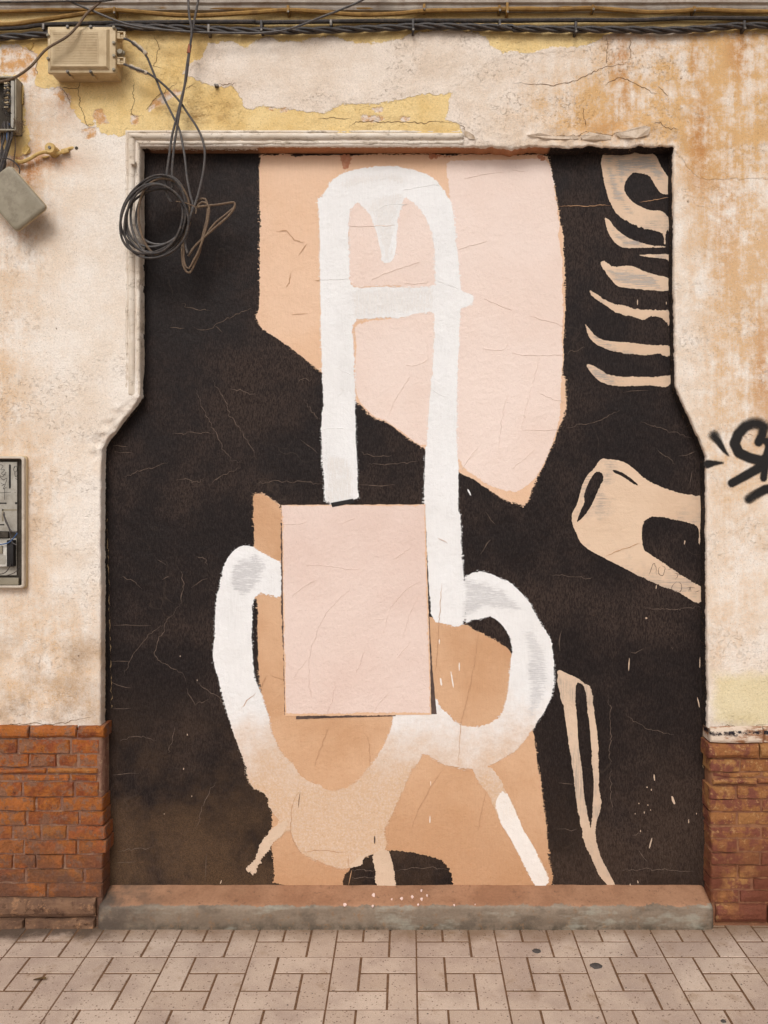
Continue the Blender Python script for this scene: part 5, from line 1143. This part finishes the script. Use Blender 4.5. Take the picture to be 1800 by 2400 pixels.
for s in ('D:-5,1350 20,1360 5,1385 30,1385 10,1410 38,1420', 'D:40,1400 15,1430 -5,1420 20,1450 45,1440 30,1480 5,1470', 'D:10,1490 35,1480 20,1510 40,1500', 'D:0,1535 70,1530', 'D:30,1505 30,1580', 'D:95,1360 88,1385 100,1400 112,1385 105,1360 92,1375', 'D:95,1400 100,1430 115,1420', 'D:100,1440 112,1450', 'D:95,1530 100,1534'): ink(s)
br = plate('breaker', 'G', 5, 200, 'G', 62, 350, .022, M['white_pl'], bev=.002); plate('lever', 'G', 15, 215, 'G', 35, 265, .008, M['boxd'], br, .022); plate('rating_label', 'G', 12, 275, 'G', 52, 335, .0015, M['panelg'], br, .022)
plate('terminal_cover', 'G', 62, 180, 'G', 105, 350, .026, M['ink'], bev=.002); plate('breaker', 'G', -70, 200, 'G', 1, 350, .022, M['white_pl'], bev=.002); plate('cable_slot', 'G', -60, 128, 'G', 60, 165, .012, M['boxi'])
for s, mt, r in (('G:112,135 95,160 60,195 20,208 -30,210', 'cab_blue', .0024), ('G:20,10 45,70 70,120 110,133', 'cab_grey', .0028), ('G:25,0 35,60 60,110 75,190 110,215', 'cab_grey', .0022), ('G:-20,405 30,395 60,360 70,330', 'cab_dark', .0018), ('G:40,412 80,400 110,380 125,350', 'cab_dark', .0016)):
    mb = MB(); mb.tube(catmull([W3(p, 3.178) for p in parse(s)], .006), r, 7); mb.build('wire', M[mt], mbx)

# ------------------------------------------------------------------ spots and litter on the pavement
for (c_, x, y, w_, lb) in [('L', 160, 1187, 58, 'small dark gum spot on the pavement near the doorstep'), ('L', 545, 1283, 78, 'largest dark gum spot on the pavement'), ('L', 1370, 1643, 36, 'dark gum spot at the bottom edge, nearest the camera')]:
    px, py = CROP[c_][0]+x/KZ, CROP[c_][1]+y/KZ; d = F_PX*CAM_H/(py-VY); X = (px-VX)*d/F_PX; r = w_/KZ/2*d/F_PX
    ring = [(X+r*math.cos(k*.524)*(1+.12*dr.uniform(-1, 1)), d-CAM_D+r*.95*math.sin(k*.524)*(1+.12*dr.uniform(-1, 1))) for k in range(12)]
    vs = [(p, q, .0008) for p, q in ring]+[(X+(p-X)*.8, d-CAM_D+(q-d+CAM_D)*.8, .0030) for p, q in ring]
    tag(mesh_obj('gum_spot', vs, [tuple(range(12, 24))]+[(i, (i+1) % 12, 12+(i+1) % 12, 12+i) for i in range(12)], M['gum'], None, True), lb, 'gum spot', 'gum spots on the pavement')
lt = MB()
for k in range(130):
    X, Y = dr.uniform(-1.6, 1.5), (dr.uniform(-.55, 0) if k < 70 else -.004-abs(dr.gauss(0, .02))); s = dr.uniform(.0012, .0034)
    q = [Vector((X+s*dr.uniform(.6, 1.4)*math.cos(t), Y+s*dr.uniform(.6, 1.2)*math.sin(t), .0008)) for t in (0, 1.57, 3.14, 4.71)]
    lt.add(q+[Vector((X, Y, s*.9))], [(0, 1, 4), (1, 2, 4), (2, 3, 4), (3, 0, 4)])
lo = lt.build('grit', M['ink'], None, False); lo['kind'] = 'stuff'; lo['label'] = 'dark grit scattered on the pavement'; lo['category'] = 'grit'
p = Vector(((CROP['J'][0]+258/KZ-VX)*2.9/F_PX, -.30, .001)); d = F_PX*CAM_H/(CROP['J'][1]+1378/KZ-VY); p = Vector(((CROP['J'][0]+258/KZ-VX)*d/F_PX, d-CAM_D, .0015))
mb = MB(); vs, fs = [], []
for i in range(7):
    t = i/6; w_ = .009*math.sin(math.pi*min(1, t*.92+.06)); x = -.022+.044*t
    vs += [p+Vector((x, -w_+.004*t, .002+.007*math.sin(t*3))), p+Vector((x, .003*math.sin(t*5), .0035+.002*t)), p+Vector((x, w_, .003+.008*t*t))]
for i in range(6):
    for k in (0, 1): fs.append((i*3+k, i*3+k+1, i*3+k+4, i*3+k+3))
n = len(vs); vs += [v+Vector((0, 0, -.0008)) for v in vs]; fs += [tuple(n+k for k in reversed(f)) for f in fs]
mb.add(vs, fs); M['leaf'] = mat_simple('dry_leaf', '#6b5233', '#4e3a24', .8, .2, 90, '#8d7450', .4); tag(mb.build('dry_leaf', M['leaf']), 'small curled dry leaf on the pavement in front of the left brick base', 'leaf')
